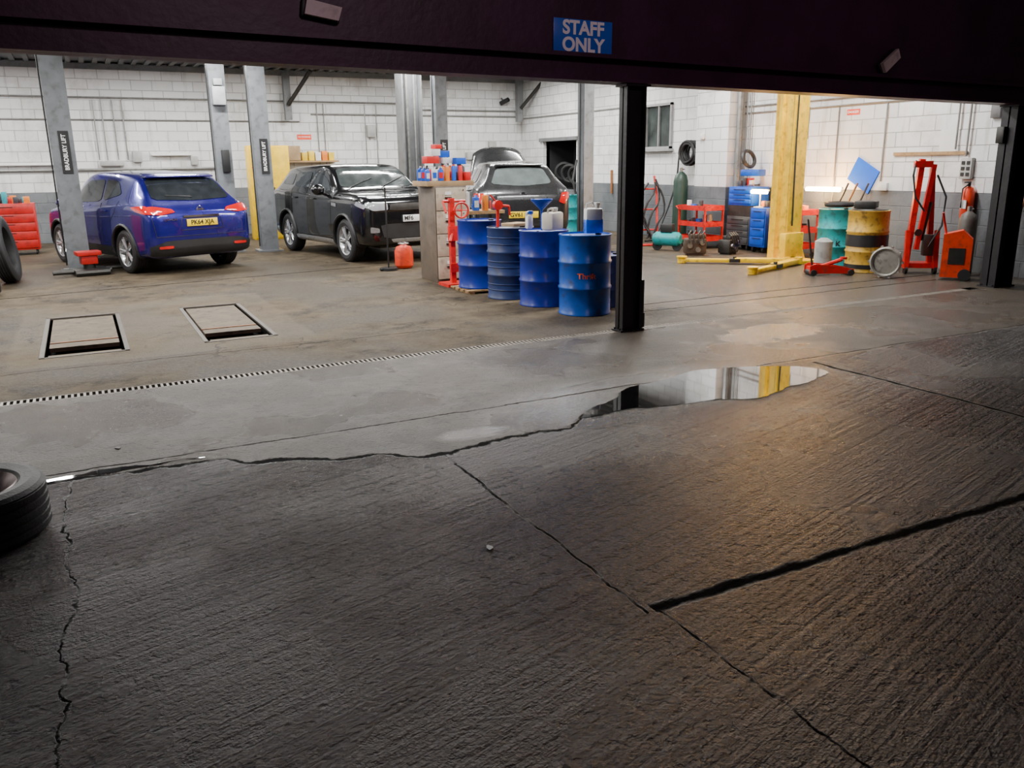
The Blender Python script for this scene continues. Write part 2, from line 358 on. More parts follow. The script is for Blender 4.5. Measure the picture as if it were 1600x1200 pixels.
ceilm=mat("corrugated_roof_underside",(.10,.105,.11),.7,scale=2)
c=M();c.box(((UL+UR)/2,14.5,HC+.06),(UR-UL+.6,15.4,.1))
for i in range(60): c.box((UL+.13+i*.265,14.5,HC-.01),(.10,15.2,.05))
c.obj("ceiling",ceilm,kind="structure")
M().box(((UL+UR)/2,VB-.06,HC-.09),(UR-UL,.12,.12)).obj("trim_2",greypost2,kind="structure")
hr=M();hr.box((UR+1.0,19.9,1.5),(.05,2.6,2.2));hr.box((UR+.6,19.9,.9),(1.0,2.2,.1));hr.box((UR+.6,19.9,2.25),(1.0,2.2,.1));hr.box((UR+.6,18.95,1.6),(1.0,.1,1.3));hr.box((UR+.6,20.8,1.6),(1.0,.1,1.3))
hr.obj("trim_3",mat("hatch_lining",(.02,.02,.022),.8),kind="structure")
M().box((UR-.03,19.9,2.24),(.08,1.95,.09)).obj("trim_4",greypost2,kind="structure")
wn=thing("window_1","small dark workshop window in painted block wall","window",(UR,15.52,2.375));wn["kind"]="structure"
g=M();[g.box((0,yy,0),(.10,.05,.95)) for yy in(-.455,.455)];[g.box((0,0,zz),(.10,.96,.05)) for zz in(-.45,.45)];g.box((.0,0,0),(.06,.03,.9));g.box((-.06,0,-.50),(.16,1.06,.05))
g.obj("window_frame",mat("window_frame_paint",(.3,.3,.3),.5),wn)
M().box((.02,0,0),(.015,.9,.9)).obj("window_pane",mat("grimy_night_glass",(.03,.04,.038),.12,var=.5,scale=3),wn)
zb0,zb1=2.415-.0145*(-6+.34),2.415-.0145*(13+.34)
fa=M();fa.prism([(-6,zb0+.22),(13,zb1+.22),(13,5.0),(-6,5.0)],.18,(0,VF+.05,0),(90,0,0))
fa.obj("wall_front",fascia,kind="structure")
lb=M();lb.prism([(-6,zb0),(13,zb1),(13,zb1+.03),(-6,zb0+.03)],.26,(0,VF+.02,0),(90,0,0));lb.prism([(-6,zb0+.20),(13,zb1+.20),(13,zb1+.235),(-6,zb0+.235)],.24,(0,VF+.02,0),(90,0,0))
lb.prism([(-6,zb0),(13,zb1),(13,zb1+.23),(-6,zb0+.23)],.03,(0,VF+.02,0),(90,0,0))
lb.obj("lintel_beam",fascia,label="long black steel lintel beam spanning the garage opening",cat="beam")
def column(name,u,v,wd,dp,h,label):
    t=thing(name,label,"column",(u,v,0))
    g=M();g.box((-wd/2+.010,0,h/2),(.020,dp,h));g.box((wd/2-.010,0,h/2),(.020,dp,h));g.box((0,0,h/2),(wd,.02,h));g.obj("column_shaft",blacksteel,t)
    M().box((0,0,.008),(wd+.06,dp+.04,.016)).box((0,0,h-.01),(wd+.06,dp+.05,.02)).obj("base_plate",blacksteel,t)
    for a in(-1,1):
        for b in(-1,1): M().cyl((a*(wd/2+.018),b*(dp/2-.02),.025),.010,.02,seg=6).obj("bolt",blacksteel,t)
    return t
cA=column("steel_column",4.765,VF-.02,.22,.13,2.335,"black steel H-section column standing beside the drain")
M().rod((.14,-.03,.02),(.14,-.03,.5),.024).cyl((.14,-.03,.10),.035,.14).obj("drain_pipe",blacksteel,cA)
cB=column("steel_column",10.58,VF-.02,.36,.2,2.255,"wide black steel column near the block side wall")
M().box((-.21,.05,1.9),(.08,.10,.2),bev=.01).obj("switch_box",darksteel,cB)
sg=thing("staff_sign","blue plastic sign with white STAFF ONLY lettering on the beam","sign",(4.19,VF-.052,2.715))
sg.rotation_euler=(0,R(.8),0)
M().box((0,0,0),(.61,.008,.29),bev=.003).obj("sign_board",signblue,sg)
text("lettering","STAFF",.158,inkwhite,sg,(0,-.006,.07),(90,0,0),sx=1.02,bold=.035)
text("lettering","ONLY",.158,inkwhite,sg,(.0,-.006,-.07),(90,0,0),sx=1.02,bold=.035)
def bulk(u,z,tilt,lab):
    t=thing("bulkhead_lamp",lab,"lamp",(u,VF-.10,z));t.rotation_euler=(0,R(tilt),0)
    M().box((0,.045,0),(.30,.06,.13),bev=.015).obj("lamp_back",blackplastic,t)
    g=M();g.prism([(-.13,-.05),(.13,-.05),(.15,.05),(-.12,.06)],.05,(0,0,0),(90,0,0));g.obj("lamp_shade",mat("grimy_diffuser",(.5,.42,.40),.35,dirt=.3),t)
bulk(1.83,2.78,8,"unlit grimy rectangular bulkhead lamp on the dark fascia")
bulk(8.09,2.66,-38,"tilted unlit bulkhead lamp on the dark fascia")
L0=M();n=24
L0.box((0,-.056,-.010),(.999,.010,.020));L0.box((0,.056,-.010),(.999,.010,.020))
for i in range(n): L0.box((-.479+i*.04165,0,-.010),(.018,.11,.018))
first=L0.obj("drain_grate",grate_steel,loc=(-3.5,6.85,0),label="worn slotted steel drain grate set in the concrete",cat="drain",group="drain grates across the doorway")
for i in range(1,14):
    o=first.copy();COL.objects.link(o);o.location=(-3.5+i,6.85,0)
def fplate(u0,u1,lab):
    t=thing("floor_plate",lab,"floor plate",((u0+u1)/2,9.55,0));wd=u1-u0
    M().box((0,.36,-.03),(wd-.14,1.46,.04)).obj("panel",concrete_panel,t)
    g=M()
    for sx in(-1,1): g.box((sx*(wd/2-.02),0,-.006),(.04,2.34,.02))
    g.box((0,1.15,-.006),(wd,.03,.02));g.box((0,-1.15,-.006),(wd,.03,.02));g.obj("frame",mat("worn_edge_steel",(.10,.085,.07),.6,.2,dirt=.6),t)
    M().box((0,-.385,-.02),(wd-.14,.03,.03)).obj("cross_bar",rust,t)
    M().box((0,-.53,-.03),(wd-.14,.22,.04)).obj("panel",concrete_panel,t)
    M().cyl((0,-.86,-.08),.02,wd-.12,(0,90,0)).obj("roller",darksteel,t)
    M().box((0,-1.06,-.03),(wd-.14,.12,.04)).obj("panel",concrete_panel,t)
fplate(-.5,.25,"recessed concrete floor plate in steel frame with open slot")
fplate(.91,1.61,"recessed concrete floor plate in steel frame with open slot")
def puddle(name,pts,z,lab,it=4):
    P=[Vector(p) for p in pts]
    for k in range(it):
        Q=[]
        for i in range(len(P)):
            a,b=P[i],P[(i+1)%len(P)];d=(b-a);am=.12 if k<3 else .2
            Q+= [a*.75+b*.25+Vector((random.uniform(-1,1),random.uniform(-1,1)))*d.length*am,a*.25+b*.75]
        P=Q
    g=M();g.bm.faces.new([g.bm.verts.new((p.x,p.y,z)) for p in P]);g.obj(name,waterm,label=lab,cat="puddle",kind="stuff")
puddle("puddle",[(2.72,4.50),(3.04,4.73),(3.55,5.02),(4.0,5.06),(4.30,5.18),(4.79,5.06),(5.05,4.87),(5.22,4.62),(4.95,4.50),(4.80,4.43),(4.45,4.42),(4.11,4.26),(3.75,4.47),(3.45,4.42),(3.18,4.54),(2.95,4.48)],.003,"still rainwater puddle on the concrete mirroring the workshop")
puddle("puddle",[(-.5,4.92),(-.35,4.98),(.05,5.0),(.50,4.93),(.40,4.90),(.1,4.94),(-.2,4.90)],.003,"narrow puddle along a broken concrete joint",3)
# ------------------------------------------------------------ wheels and cars
def tyre_mesh(Rr,wd):
    g=M();k=Rr
    pr=[(.63*k,-wd*.40),(.70*k,-wd*.48),(.84*k,-wd*.52),(.94*k,-wd*.47),(.985*k,-wd*.40)]
    for j in range(-2,3):
        y=j*wd*.16;pr+=[(k,y-wd*.055),(k,y+wd*.045),(k*.975,y+wd*.055),(k*.975,y+wd*.09)]
    pr+=[(.985*k,wd*.40),(.94*k,wd*.47),(.84*k,wd*.52),(.70*k,wd*.48),(.63*k,wd*.40),(.60*k,0)]
    g.lathe(pr,(0,0,0),(-90,0,0),48,closed=True);return g
def wheel(parent,loc,Rr,wd,flip,spokes=5,name="wheel",m=silver):
    o=tyre_mesh(Rr,wd).obj(name,rubber,parent,ang=25,loc=loc,rot=(0,0,180 if flip else 0))
    g=M();g.lathe([(.55*Rr,wd*.05),(.60*Rr,wd*.36),(.68*Rr,wd*.47),(.69*Rr,wd*.42),(.62*Rr,wd*.2),(.62*Rr,-wd*.3),(.59*Rr,-wd*.3)],(0,0,0),(-90,0,0),40)
    for i in range(spokes):
        a=2*math.pi*i/spokes
        for da in(-.13,.13):
            p1=Vector((math.cos(a+da*.6)*.10*Rr,wd*.32,math.sin(a+da*.6)*.10*Rr));p2=Vector((math.cos(a+da)*.62*Rr,wd*.40,math.sin(a+da)*.62*Rr));g.rod(p1,p2,.06*Rr,8,.05*Rr)
    g.cyl((0,wd*.30,0),.16*Rr,wd*.16,(90,0,0));g.obj("rim",m,o,ang=40)
    M().cyl((0,.0,0),.58*Rr,.05,(90,0,0),32).obj("brake_disc",darksteel,o)
    return o
def crom(P,k,ten=.42):
    out=[]
    n=len(P)
    for i in range(n-1):
        p0=P[max(i-1,0)];p1=P[i];p2=P[i+1];p3=P[min(i+2,n-1)]
        for j in range(k):
            t=j/k;t2=t*t;t3=t2*t
            out.append(tuple((2*t3-3*t2+1)*b+(t3-2*t2+t)*ten*(c-a)+(-2*t3+3*t2)*c+(t3-t2)*ten*(d-b) for a,b,c,d in zip(p0,p1,p2,p3)))
    out.append(tuple(P[-1]));return out
def car(spec):
    S=crom(spec['st'],5);Lc=spec['L'];t=thing("car",spec['label'],"car",spec['loc'],spec['rz'])
    bm=bmesh.new();rows=[]
    for (x,zb,top,belt,w,wr) in S:
        d=top-belt
        pf=[(0,zb),(w*.78,zb),(w-.03,zb+.07),(w,zb+.42*(belt-zb)),(w-.006,belt-.10),(w-.018,belt-.02),(w-.05,belt+.025),(wr+.055,top-min(.11,.4*d)),(wr-.03,top-min(.028,.14*d)),(wr*.5,top-.004),(0,top)]
        pf=crom(pf,4,.36);x-=Lc/2
        right=[bm.verts.new((x,max(0,y),z)) for y,z in pf];left=[bm.verts.new((x,-y,z)) for y,z in pf[1:-1]][::-1]
        rows.append(right+left)
    n=len(rows[0])
    for a,b in zip(rows[:-1],rows[1:]):
        for i in range(n):
            j=(i+1)%n;bm.faces.new((a[i],a[j],b[j],b[i]))
    bm.faces.new(rows[0]);bm.faces.new(rows[-1][::-1])
    bmesh.ops.recalc_face_normals(bm,faces=bm.faces)
    bvh=BVHTree.FromBMesh(bm)
    me=bpy.data.meshes.new("car_body");bm.to_mesh(me);bm.free()
    o=bpy.data.objects.new("car_body",me);COL.objects.link(o);me.materials.append(spec['mat'])
    cut=[]
    for xa in spec['ax']:
        g=M();g.cyl((xa-Lc/2,0,spec['wr']+.005),spec['wr']+.05,3,(90,0,0),40);co=g.obj("c",blackplastic);cut.append(co)
        bo=o.modifiers.new("b",'BOOLEAN');bo.operation='DIFFERENCE';bo.object=co;bo.solver='EXACT'
        try: bo.material_mode='TRANSFER'
        except Exception: pass
    dg=bpy.context.evaluated_depsgraph_get();dg.update()
    fm=bpy.data.meshes.new_from_object(o.evaluated_get(dg))
    o.modifiers.clear();o.data=fm
    for c in cut: bpy.data.objects.remove(c)
    for p in fm.polygons: p.use_smooth=True
    b2=bmesh.new();b2.from_mesh(fm)
    for e in b2.edges:
        if len(e.link_faces)==2 and e.calc_face_angle(0)>R(34): e.smooth=False
    b2.to_mesh(fm);b2.free()
    o.name="body";o.parent=t
    def cast(ax,a,b):
        if ax=='L': og,d=(a,3,b),(0,-1,0)
        elif ax=='R': og,d=(a,-3,b),(0,1,0)
        elif ax=='B': og,d=(-5,a,b),(1,0,0)
        elif ax=='F': og,d=(5,a,b),(-1,0,0)
        else: og,d=(a,b,4),(0,0,-1)
        h,nr,_,_=bvh.ray_cast(Vector(og),Vector(d))
        return (h,nr) if h is not None else (None,None)
    H=Lc/2
    def patch(name,poly,ax,m,off=.006,ch=2,shift=True):
        P=[Vector(p) for p in poly]
        for _ in range(ch):
            Q=[]
            for i in range(len(P)):
                a,b=P[i],P[(i+1)%len(P)];Q+=[a*.9+b*.1,a*.1+b*.9]
            P=Q
        g=bmesh.new();g.faces.new([g.verts.new((p.x,p.y,0)) for p in P])
        bmesh.ops.triangulate(g,faces=g.faces[:])
        for _ in range(3):
            bmesh.ops.subdivide_edges(g,edges=[e for e in g.edges if e.calc_length()>.05],cuts=2,use_grid_fill=True)
            bmesh.ops.triangulate(g,faces=g.faces[:])
        bad=[]
        for v in g.verts:
            a=v.co.x-(H if ax in 'LRT' and shift else 0);h,nr=cast(ax,a,v.co.y)
            if h is None: bad.append(v)
            else: v.co=h+nr*off
        bmesh.ops.delete(g,geom=bad,context='VERTS')
        for fc in g.faces: fc.smooth=True
        me=bpy.data.meshes.new(name);g.to_mesh(me);g.free();me.materials.append(m)
        ob=bpy.data.objects.new(name,me);COL.objects.link(ob);ob.parent=t;return ob
    def both(name,poly,m,off=.006,ch=2):
        patch(name,poly,'L',m,off,ch);patch(name,poly,'R',m,off,ch)
    def gap(pts,ax,r=.005,off=0,name="panel_gap",m=blackplastic,step=.05):
        out=[]
        for a,b in zip(pts[:-1],pts[1:]):
            a=Vector(a);b=Vector(b);k=max(2,int((b-a).length/step))
            for i in range(k+1):
                p=a.lerp(b,i/k);h,nr=cast(ax,p.x-(H if ax in'LRT' else 0),p.y)
                if h is not None and (not out or (h-out[-1]).length>1e-4): out.append(h+nr*off)
        if len(out)>1: M().tube(out,r).obj(name,m,t,ang=60)
    M().box((0,0,.42),(Lc*.86,1.1,.34)).box((0,0,.5),(Lc*.5,1.5,.2)).obj("underbody",blackplastic,t)
    hw=spec['hw']
    for xa in spec['ax']:
        for sgn in(1,-1):
            wheel(t,(xa-H,sgn*(hw-.12),spec['wr']),spec['wr'],.235,sgn<0,spec.get('spk',5))
            rr=spec['wr']+.07
            arc=[(xa+rr*math.cos(R(a)),spec['wr']+.005+rr*math.sin(R(a))) for a in range(-12,193,6)]
            gap(arc,'L' if sgn>0 else 'R',.028 if spec.get('clad') else .012,0,"wheel_arch",spec['clad'] if spec.get('clad') else spec['mat'],.2)
    return t,patch,both,gap,cast,H
# --- blue crossover
t,patch,both,gap,cast,H=car(dict(L=4.38,hw=.905,wr=.345,ax=(.87,3.52),mat=carblue,clad=blackplastic,loc=(.93,16.35,0),rz=111,
 label="metallic dark blue five-door crossover seen from behind",
 st=[(0,.42,.86,.80,.72,.58),(.03,.34,.98,.90,.82,.64),(.10,.28,1.06,.98,.875,.70),(.20,.26,1.14,1.03,.895,.72),(.60,.24,1.46,1.09,.905,.64),(.82,.24,1.535,1.085,.91,.635),(1.3,.22,1.585,1.06,.91,.64),(2.0,.22,1.605,1.02,.91,.64),(2.4,.22,1.57,1.0,.91,.635),(2.7,.22,1.46,.99,.91,.64),(3.2,.22,1.12,.985,.91,.70),(3.4,.22,1.07,.97,.90,.71),(3.9,.25,.98,.90,.88,.68),(4.2,.28,.88,.82,.80,.6),(4.34,.33,.76,.72,.70,.5),(4.38,.38,.68,.65,.62,.45)]))
patch("rear_window",[(-.66,1.16),(0,1.13),(.66,1.16),(.58,1.46),(0,1.49),(-.58,1.46)],'B',glass,ch=1)
both("side_window",[(.98,1.24),(1.62,1.13),(1.62,1.47),(1.20,1.44)],glass)
both("side_window",[(1.69,1.12),(2.92,1.08),(2.62,1.32),(2.30,1.45),(1.69,1.47)],glass)
patch("windscreen",[(2.55,-.56),(3.12,-.66),(3.12,.66),(2.55,.56)],'T',glass)
both("sill_trim",[(1.30,.26),(3.05,.26),(3.05,.42),(1.30,.42)],blackplastic)
patch("bumper_trim",[(-.84,.30),(.84,.30),(.86,.46),(.6,.54),(-.6,.54),(-.86,.46)],'B',blackplastic,.010)
for s in(1,-1):
    patch("tail_light",[(s*.42,.965),(s*.66,.93),(s*.88,.95),(s*.89,1.04),(s*.74,1.06),(s*.46,1.01)],'B',redlens,.014,1)
    patch("tail_light",[(.08,.95),(.36,.99),(.52,1.05),(.16,1.07)],'L' if s>0 else'R',redlens,.012)
    patch("fog_reflector",[(s*.52,.42),(s*.74,.42),(s*.74,.46),(s*.52,.46)],'B',redlens,.018,1)
M().box((-H+.66,0,1.525),(.26,1.12,.03),(0,-11,0),bev=.012).obj("spoiler",carblue,t)
h,_=cast('B',0,.80)
pl=M().box((h.x-.012,0,.80),(.012,.52,.112),bev=.004).obj("number_plate",plateY,t)
text("lettering","PK64 XJA",.098,ink,pl,(h.x-.020,0,.80),(90,0,-90),sx=.98,bold=.02)
h2,_=cast('B',0,.91);M().box((h2.x-.006,0,.90),(.02,.60,.028)).obj("trim_strip",chrome,t)
h2,_=cast('B',0,1.0);M().torus((h2.x-.008,0,1.0),.045,.008,(0,90,0),20,6).box((h2.x-.012,0,1.0),(.012,.13,.02)).obj("badge",chrome,t)
h2,_=cast('B',.55,.86);text("lettering","QASHQAI",.05,chrome,t,(h2.x-.01,.52,.86),(90,0,-90))
gap([(.0,1.18),(.42,1.21)],'B',.009,.012,"wiper")
for ax in'LR':
    gap([(1.66,.44),(1.66,1.10)],ax);gap([(2.95,.44),(3.02,.98)],ax);gap([(1.30,.80),(1.08,.98),(1.0,1.14)],ax);gap([(.5,.92),(1.6,.88),(2.9,.86)],ax,.006,0,"body_crease",carblue)
gap([(-.76,.60),(-.80,.9),(-.70,1.10)],'B');gap([(.76,.60),(.80,.9),(.70,1.10)],'B');gap([(-.76,.60),(.76,.60)],'B');gap([(-.36,.69),(-.33,.875),(.33,.875),(.36,.69),(-.36,.69)],'B',.006)
for s in(1,-1):
    for xx in(1.45,2.55):
        h3,_=cast('L' if s>0 else'R',xx-H,.98);M().box((h3.x,h3.y+s*.02,.98),(.17,.03,.028),bev=.008).obj("door_handle",carblue,t)
    g=M();g.sph((-H+2.9,s*1.0,1.08),.12,(.6,.9,.65));g.rod((-H+2.9,s*.86,1.02),(-H+2.9,s*.95,1.05),.03);g.obj("door_mirror",carblue,t)
# --- black SUV
t,patch,both,gap,cast,H=car(dict(L=4.37,hw=.945,wr=.37,ax=(.85,3.50),mat=carblack,clad=blackplastic,loc=(4.79,15.87,0),rz=-81.4,spk=5,
 label="gloss black compact SUV facing out of the bay",
 st=[(0,.45,1.0,.92,.78,.64),(.03,.38,1.14,1.05,.87,.70),(.10,.31,1.24,1.13,.92,.73),(.18,.28,1.33,1.17,.94,.72),(.40,.26,1.56,1.21,.945,.68),(.62,.25,1.625,1.20,.95,.68),(1.2,.25,1.655,1.17,.955,.69),(2.0,.25,1.675,1.12,.955,.69),(2.35,.25,1.655,1.10,.955,.685),(2.65,.25,1.54,1.09,.955,.70),(3.08,.25,1.23,1.10,.955,.79),(3.3,.26,1.20,1.10,.955,.83),(3.9,.28,1.165,1.085,.95,.84),(4.18,.30,1.135,1.06,.93,.82),(4.30,.33,1.085,1.02,.89,.78),(4.355,.37,1.02,.97,.85,.73),(4.37,.42,.95,.91,.80,.69)]))
both("side_window",[(.52,1.31),(1.08,1.29),(1.08,1.50),(.72,1.50)],glass)
both("side_window",[(1.13,1.28),(1.88,1.23),(1.88,1.54),(1.13,1.52)],glass)
both("side_window",[(1.94,1.23),(2.86,1.19),(2.60,1.39),(2.32,1.51),(1.94,1.54)],glass)
patch("windscreen",[(2.52,-.61),(3.02,-.74),(3.02,.74),(2.52,.61)],'T',mat("windscreen_glass",(.05,.06,.06),.08,spec=.9))
patch("rear_window",[(-.55,1.28),(.55,1.28),(.50,1.50),(-.50,1.50)],'B',glass)
both("sill_trim",[(1.28,.28),(3.05,.28),(3.05,.38),(1.28,.38)],silver,.02)
patch("grille",[(-.50,.90),(.50,.90),(.48,1.01),(-.48,1.01)],'F',darksteel,.012,1)
patch("bumper_intake",[(-.62,.44),(.62,.44),(.68,.68),(-.68,.68)],'F',blackplastic,.008,1)
patch("skid_plate",[(-.45,.37),(.45,.37),(.50,.43),(-.50,.43)],'F',silver,.016,1)
for s in(1,-1):
    patch("head_light",[(s*.53,.91),(s*.80,.90),(s*.91,.97),(s*.88,1.035),(s*.53,1.015)],'F',clearlens,.014,1)
    patch("head_light",[(3.98,.99),(4.26,.93),(4.30,.99),(4.04,1.05)],'L' if s>0 else'R',clearlens,.012,1)
    patch("fog_light",[(s*.70,.54),(s*.85,.54),(s*.85,.64),(s*.70,.61)],'F',silver,.014,1)
    patch("side_vent",[(3.04,.96),(3.24,.94),(3.24,1.0),(3.04,1.01)],'L' if s>0 else'R',silver,.008,1)
    g=M();g.sph((-H+2.80,s*1.08,1.23),.15,(.55,.85,.65));g.rod((-H+2.8,s*.88,1.13),(-H+2.8,s*1.0,1.17),.035);g.obj("door_mirror",carblack,t)
    for xx in(1.35,2.25):
        h3,_=cast('L' if s>0 else'R',xx-H,1.06);M().box((h3.x,h3.y+s*.02,1.06),(.18,.03,.03),bev=.008).obj("door_handle",carblack,t)
h,_=cast('F',0,.74);pl=M().box((h.x+.03,0,.76),(.012,.52,.112),bev=.004).obj("number_plate",plateW,t)
text("lettering","MF6",.10,ink,pl,(h.x+.038,-.24,.76),(90,0,90),align='LEFT',bold=.02)
h,_=cast('T',4.20-H,0);text("lettering","RANGE ROVER",.085,silver,t,(h.x,0,h.z+.012),(18,0,90),sx=1.6,bold=.03)
gap([(3.05,.05),(2.80,.60)],'T',.009,.014,"wiper");gap([(3.05,-.62),(2.84,-.05)],'T',.009,.014,"wiper")
for ax in'LR':
    gap([(1.10,.80),(1.12,1.24)],ax);gap([(1.91,.42),(1.91,1.21)],ax);gap([(2.95,.42),(3.0,1.08)],ax);gap([(.6,1.10),(1.6,1.08),(3.2,1.02)],ax,.006,0,"body_crease",carblack)
gap([(3.2,-.87),(4.22,-.80)],'T');gap([(3.2,.87),(4.22,.80)],'T')
# --- grey hatch
t,patch,both,gap,cast,H=car(dict(L=4.0,hw=.85,wr=.31,ax=(.68,3.19),mat=cargrey,loc=(7.52,14.95,.20),rz=71,
 label="dark grey small hatchback raised on a lift with bonnet open",
 st=[(0,.38,.82,.76,.66,.54),(.03,.32,.92,.86,.75,.61),(.10,.27,1.0,.94,.815,.65),(.2,.24,1.08,.99,.835,.64),(.50,.22,1.35,1.03,.845,.55),(.70,.21,1.425,1.01,.85,.54),(1.2,.2,1.475,.99,.85,.55),(2.0,.2,1.485,.96,.85,.555),(2.3,.2,1.44,.94,.85,.55),(2.55,.2,1.33,.93,.85,.58),(3.0,.2,1.03,.93,.85,.66),(3.2,.21,.98,.90,.845,.66),(3.6,.24,.88,.82,.80,.6),(3.88,.28,.78,.72,.70,.5),(4.0,.34,.68,.62,.6,.42)]))
patch("rear_window",[(-.54,1.09),(0,1.05),(.54,1.09),(.42,1.34),(0,1.38),(-.42,1.34)],'B',mat("heated_rear_glass",(.10,.12,.12),.1),ch=2)
both("side_window",[(.80,1.12),(1.55,1.06),(1.55,1.36),(1.0,1.34)],glass);both("side_window",[(1.62,1.05),(2.72,1.02),(2.2,1.33),(1.62,1.36)],glass)
patch("windscreen",[(2.42,-.50),(2.92,-.60),(2.92,.60),(2.42,.50)],'T',glass)
for s in(1,-1):
    patch("tail_light",[(s*.62,.78),(s*.72,.74),(s*.81,.86),(s*.80,.94),(s*.68,.93)],'B',redlens,.014,1)
    patch("tail_light",[(.10,.80),(.24,.86),(.30,.94),(.12,.94)],'L' if s>0 else'R',redlens,.012,1)
    M().sph((-H+2.75,s*.95,1.02),.11,(.6,.9,.65)).obj("door_mirror",cargrey,t)
h,_=cast('B',0,.58);pl=M().box((h.x-.012,0,.57),(.012,.52,.112),bev=.004).obj("number_plate",plateY,t)
text("lettering","GV61 J",.098,ink,pl,(h.x-.020,.24,.57),(90,0,-90),align='LEFT',bold=.02)
h2,_=cast('B',0,.93);M().torus((h2.x-.008,0,.90),.045,.008,(0,90,0),20,6).obj("badge",chrome,t)
M().box((-H+.56,0,1.415),(.18,.86,.025),(0,-10,0),bev=.008).obj("spoiler",cargrey,t)
patch("bumper_trim",[(-.6,.30),(.6,.30),(.62,.42),(-.62,.42)],'B',blackplastic,.008)
bn=M();rows=[]
for i in range(9):
    tt=i/8;xx=3.02+.62*tt;zz=1.0+.78*tt;row=[]
    for j in range(13):
        yy=-.64+1.28*j/12;row.append(bn.bm.verts.new((-H+xx-.05*(1-(yy/.7)**2)-.08*math.sin(tt*2.6),yy*(1-.18*tt**2),zz-(.14*abs(yy/.64)**3)*tt)))
    rows.append(row)
for a,b in zip(rows[:-1],rows[1:]):
    for j in range(12): bn.bm.faces.new((a[j],a[j+1],b[j+1],b[j]))
bo=bn.obj("bonnet",cargrey,t);bo.modifiers.new("s",'SOLIDIFY').thickness=.03
M().rod((-H+3.7,.55,.85),(-H+3.5,.5,1.45),.008).obj("bonnet_stay",blackplastic,t)
gap([(-.64,.46),(-.62,1.0)],'B');gap([(.64,.46),(.62,1.0)],'B');gap([(-.64,.46),(.64,.46)],'B')
for ax in'LR': gap([(1.58,.36),(1.58,1.02)],ax)
# ------------------------------------------------------------ lift posts
def post(u,v,h,m,lab,wd=.30,dp=.26,sign=True,z0=1.55,rz=0,box=False):
    t=thing("lift_post",lab,"lift post",(u,v,0),rz)
    g=M();g.box((0,0,h/2),(wd,.03,h));g.box((-wd/2+.012,dp/2,h/2),(.024,dp,h));g.box((wd/2-.012,dp/2,h/2),(.024,dp,h))
    g.box((-wd/2+.03,dp,h/2),(.06,.02,h));g.box((wd/2-.03,dp,h/2),(.06,.02,h));g.obj("post_shaft",m,t)
    M().box((0,dp/2,.015),(wd+.16,dp+.2,.03)).obj("base_plate",m,t)
    M().box((0,dp*.55,.75),(wd-.08,dp*.5,.55)).obj("carriage",darksteel,t)
    M().rod((-wd/2-.02,dp/2,.1),(-wd/2-.02,dp/2,h-.2),.012).obj("cable_pipe",blackplastic,t)
    if sign:
        s=M().box((.03,-.022,z0+.28),(.15,.012,.66)).obj("maker_label",blackplastic,t)
        text("lettering","BRADBURY LIFT",.088,inkwhite,s,(.03,-.031,z0+.28),(90,-90,0),sx=.88,bold=.02)
    if box:
        M().box((.0,-.08,2.95),(.24,.14,.34),bev=.02).box((0,-.08,3.2),(.16,.1,.12),bev=.01).obj("control_box",mat("control_box_grey",(.35,.36,.37),.5),t)
        M().box((0.02,-.06,1.75),(.14,.10,.42),bev=.01).obj("switch_box",blackplastic,t)
    return t
post(-.12,15.55,3.85,greypost,"grey two-post lift column with black maker label beside blue car",.34,.28,z0=1.62)
post(3.30,17.15,3.85,greypost,"grey lift column with black maker label beside black SUV",.32,.28,z0=1.55)
post(2.62,17.45,3.85,greypost,"grey lift column with control box fixed near the top",.30,.26,sign=False,box=True)
post(6.60,16.0,3.85,greypost,"slim grey lift column behind the cluttered cabinet",.24,.22,z0=1.5)
post(9.02,14.4,3.85,greypost,"slim grey lift column beside the raised hatchback",.22,.22,sign=False)
sc=thing("steel_column","wide grey painted steel stanchion with conduit","column",(6.3,17,0))
M().box((-.2,0,1.95),(.03,.4,3.9)).box((.2,0,1.95),(.03,.4,3.9)).box((0,0,1.95),(.4,.03,3.9)).obj("column_shaft",greypost2,sc)
M().rod((-.08,-.1,0),(-.08,-.1,3.9),.03).obj("conduit",conduitm,sc);M().rod((.08,-.1,0),(.08,-.1,3.9),.02).obj("conduit",conduitm,sc)
yp=thing("lift_post","tall worn yellow lift column with arms on the floor","lift post",(10.33,10.2,0),8)
g=M();h=3.8;wd=.36;dp=.34
g.box((0,0,h/2),(wd,.03,h));g.box((-wd/2+.015,dp/2,h/2),(.03,dp,h));g.box((wd/2-.015,dp/2,h/2),(.03,dp,h));g.box((-wd/2-.03,dp*.6,h/2),(.06,.06,h));g.obj("post_shaft",yellow,yp)
g=M();g.box((0,.1,.02),(.75,.75,.04));
for s in(-1,1): g.prism([(0,0),(.18,0),(0,.35)],.02,(s*.18,.0,.04),(90,0,0 if s>0 else 180))
g.obj("base_plate",yellow,yp)
M().box((-.1,-.06,.28),(.46,.12,.42),bev=.01).obj("carriage",yellow,yp)
M().box((.21,.1,2.2),(.08,.16,.5),bev=.01).obj("control_box",blackplastic,yp)
M().tube([(-.12,-.03,3.6),(-.13,-.04,2.0),(-.1,-.05,.6)],.014).obj("cable",blackplastic,yp)
